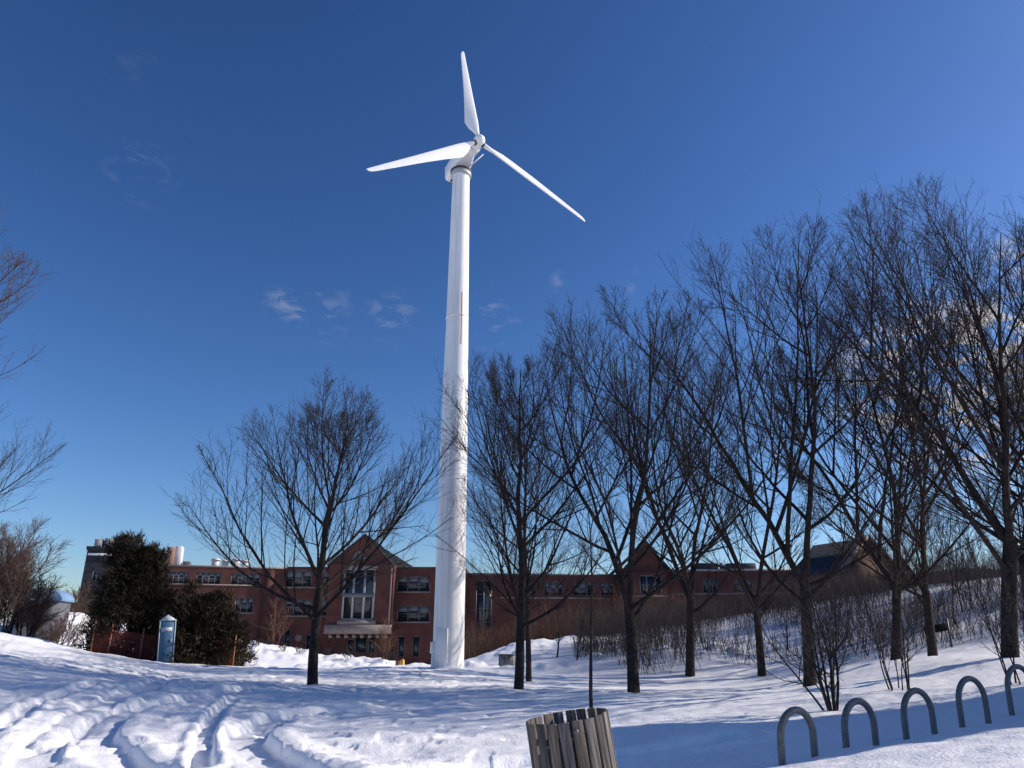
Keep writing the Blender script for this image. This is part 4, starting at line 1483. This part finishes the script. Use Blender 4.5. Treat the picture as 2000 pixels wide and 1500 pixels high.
# portable toilet
pt_ = at(322, 1299, 37.0)
zt_ = gz(pt_.x, 37.0)
tl = empty('portable_toilet', (pt_.x, 37.0, zt_ - .05), 'pale blue portable toilet cubicle with a white roof between the junipers', 'portable toilet', rz=R(22))
tl.scale = (.72, .72, .98)
tl.rotation_euler[1] = R(-4)
q = MB(); q.box(-.5, .5, -.5, .5, .1, 2.0); q.build('body', M['blue'], tl, bevel=.03)
q = MB(); q.box(-.54, .54, -.54, .54, 0, .12); q.build('base', M['dark_metal'], tl, bevel=.02)
q = MB()
q.add([(-.54, -.54, 2.0), (.54, -.54, 2.0), (.54, .54, 2.0), (-.54, .54, 2.0), (0, -.5, 2.28), (0, .5, 2.28)], [(0, 3, 2, 1), (1, 2, 5, 4), (3, 0, 4, 5)], [(0, 1, 4), (2, 3, 5)])
q.build('roof', M['white_pl'], tl)
q = MB(); q.box(-.38, .38, -.535, -.501, .2, 1.9); dd_ = q.build('door', M['blue'], tl, bevel=.015)
q = MB(); q.box(.24, .3, -.57, -.535, 1.0, 1.15); q.build('handle', M['white_pl'], dd_)
q = MB(); q.box(-.36, .3, -.55, -.536, 1.5, 1.68); q.build('vent', M['white_pl'], dd_)
for sx in (-.48, .44):
    q = MB(); q.box(sx, sx + .05, -.53, -.502, .15, 1.97); q.build('corner_strip', M['white_pl'], tl)

# cabinet right of the turbine
cb_ = at(990, 1308, 42.5)
ub = empty('utility_cabinet', (cb_.x, 42.5, gz(cb_.x, 42.5) - .05), 'small dark grey utility cabinet in the snow right of the turbine tower', 'cabinet', rz=R(-12))
q = MB(); q.box(-.40, .40, -.3, .3, 0, .72); q.build('body', M['grey_box'], ub, bevel=.02)
q = MB(); q.box(-.44, .44, -.34, .34, .72, .78); q.build('lid', M['dark_metal'], ub, bevel=.015)
q = MB(); q.box(-.35, -.02, -.325, -.301, .08, .66); q.build('door', M['grey_box'], ub)
q = MB(); q.box(.02, .35, -.325, -.301, .08, .66); q.build('door', M['grey_box'], ub)

# sign board on the hill
sp_ = at(1858, 1257, 33); sg = empty('sign_board', (sp_.x, 33, gz(sp_.x, 33)), 'dark sideways sign board on a thin post beside a forked tree', 'sign')
q = MB(); q.box(-.03, .03, -.03, .03, -.2, 1.15); q.build('post', M['dark_metal'], sg)
Ms = Matrix.Rotation(R(-10), 4, 'Y')
q = MB(); q.box(-.95, .06, -.06, -.032, .68, 1.0, Ms); q.build('board', M['black'], sg, bevel=.01)

# bollards near the building entrance
G_BO = None
p = at(786, 1302, 66)
zb = gz(p.x, 66)
o = empty('bollard', (p.x, 66, zb), 'yellow bollard at the end of the bright snow bank left of the tower', 'bollard')
q = MB(); q.cyl(0, 0, -.2, 1.0, .16, k=14); q.build('post', M['yellow'], o, True)
q = MB(); q.cyl(0, 0, 1.0, 1.1, .16, .06, k=14); q.build('cap', M['yellow'], o, True)
p = at(777, 1302, 66.6)
o = empty('utility_post', (p.x, 66.6, zb), 'brown square utility post left of the yellow bollard', 'post')
q = MB(); q.box(-.2, .2, -.15, .15, -.2, .95); q.build('body', M['rust'], o, bevel=.02)
q = MB(); q.box(-.23, .23, -.18, .18, .95, 1.02); q.build('cap', M['dark_metal'], o, bevel=.01)

# far left: pole, low building, red vehicle bit
x = (135 - 1000) / 1512 * 46
o = empty('thin_pole', (x, 46, gz(x, 46)), 'thin grey pole in front of the far left snow bank', 'pole')
q = MB(); q.cyl(0, 0, -.3, 2.3, .05, .04, k=8); q.build('shaft', M['grey_box'], o, True)
q = MB(); q.cyl(0, 0, 2.3, 2.36, .07, k=8); q.build('cap', M['grey_box'], o)
x = (86 - 1000) / 1495 * 56
zz = at(86, 1150, 56).z - 2.4
o = empty('shed', (x, 56, zz), 'low shed with a rounded snow roof, its blue shade painted in, behind the brown bushes', 'shed', rz=R(12))
q = MB(); q.box(-1.3, 1.3, -1.2, 1.2, -1, 1.5); q.build('wall', M['shed'], o)
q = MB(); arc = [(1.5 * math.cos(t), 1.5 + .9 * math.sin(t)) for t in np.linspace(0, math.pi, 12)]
q.prism(arc, -1.35, 1.35); q.build('roof', mat('roof_snow_shade', (.16, .27, .42), .7), o)  # snow roof's blue shade put into the base colour
q = MB(); q.box(-.4, .4, -1.25, -1.2, -.6, 1.2); q.build('door', M['dark_metal'], o)
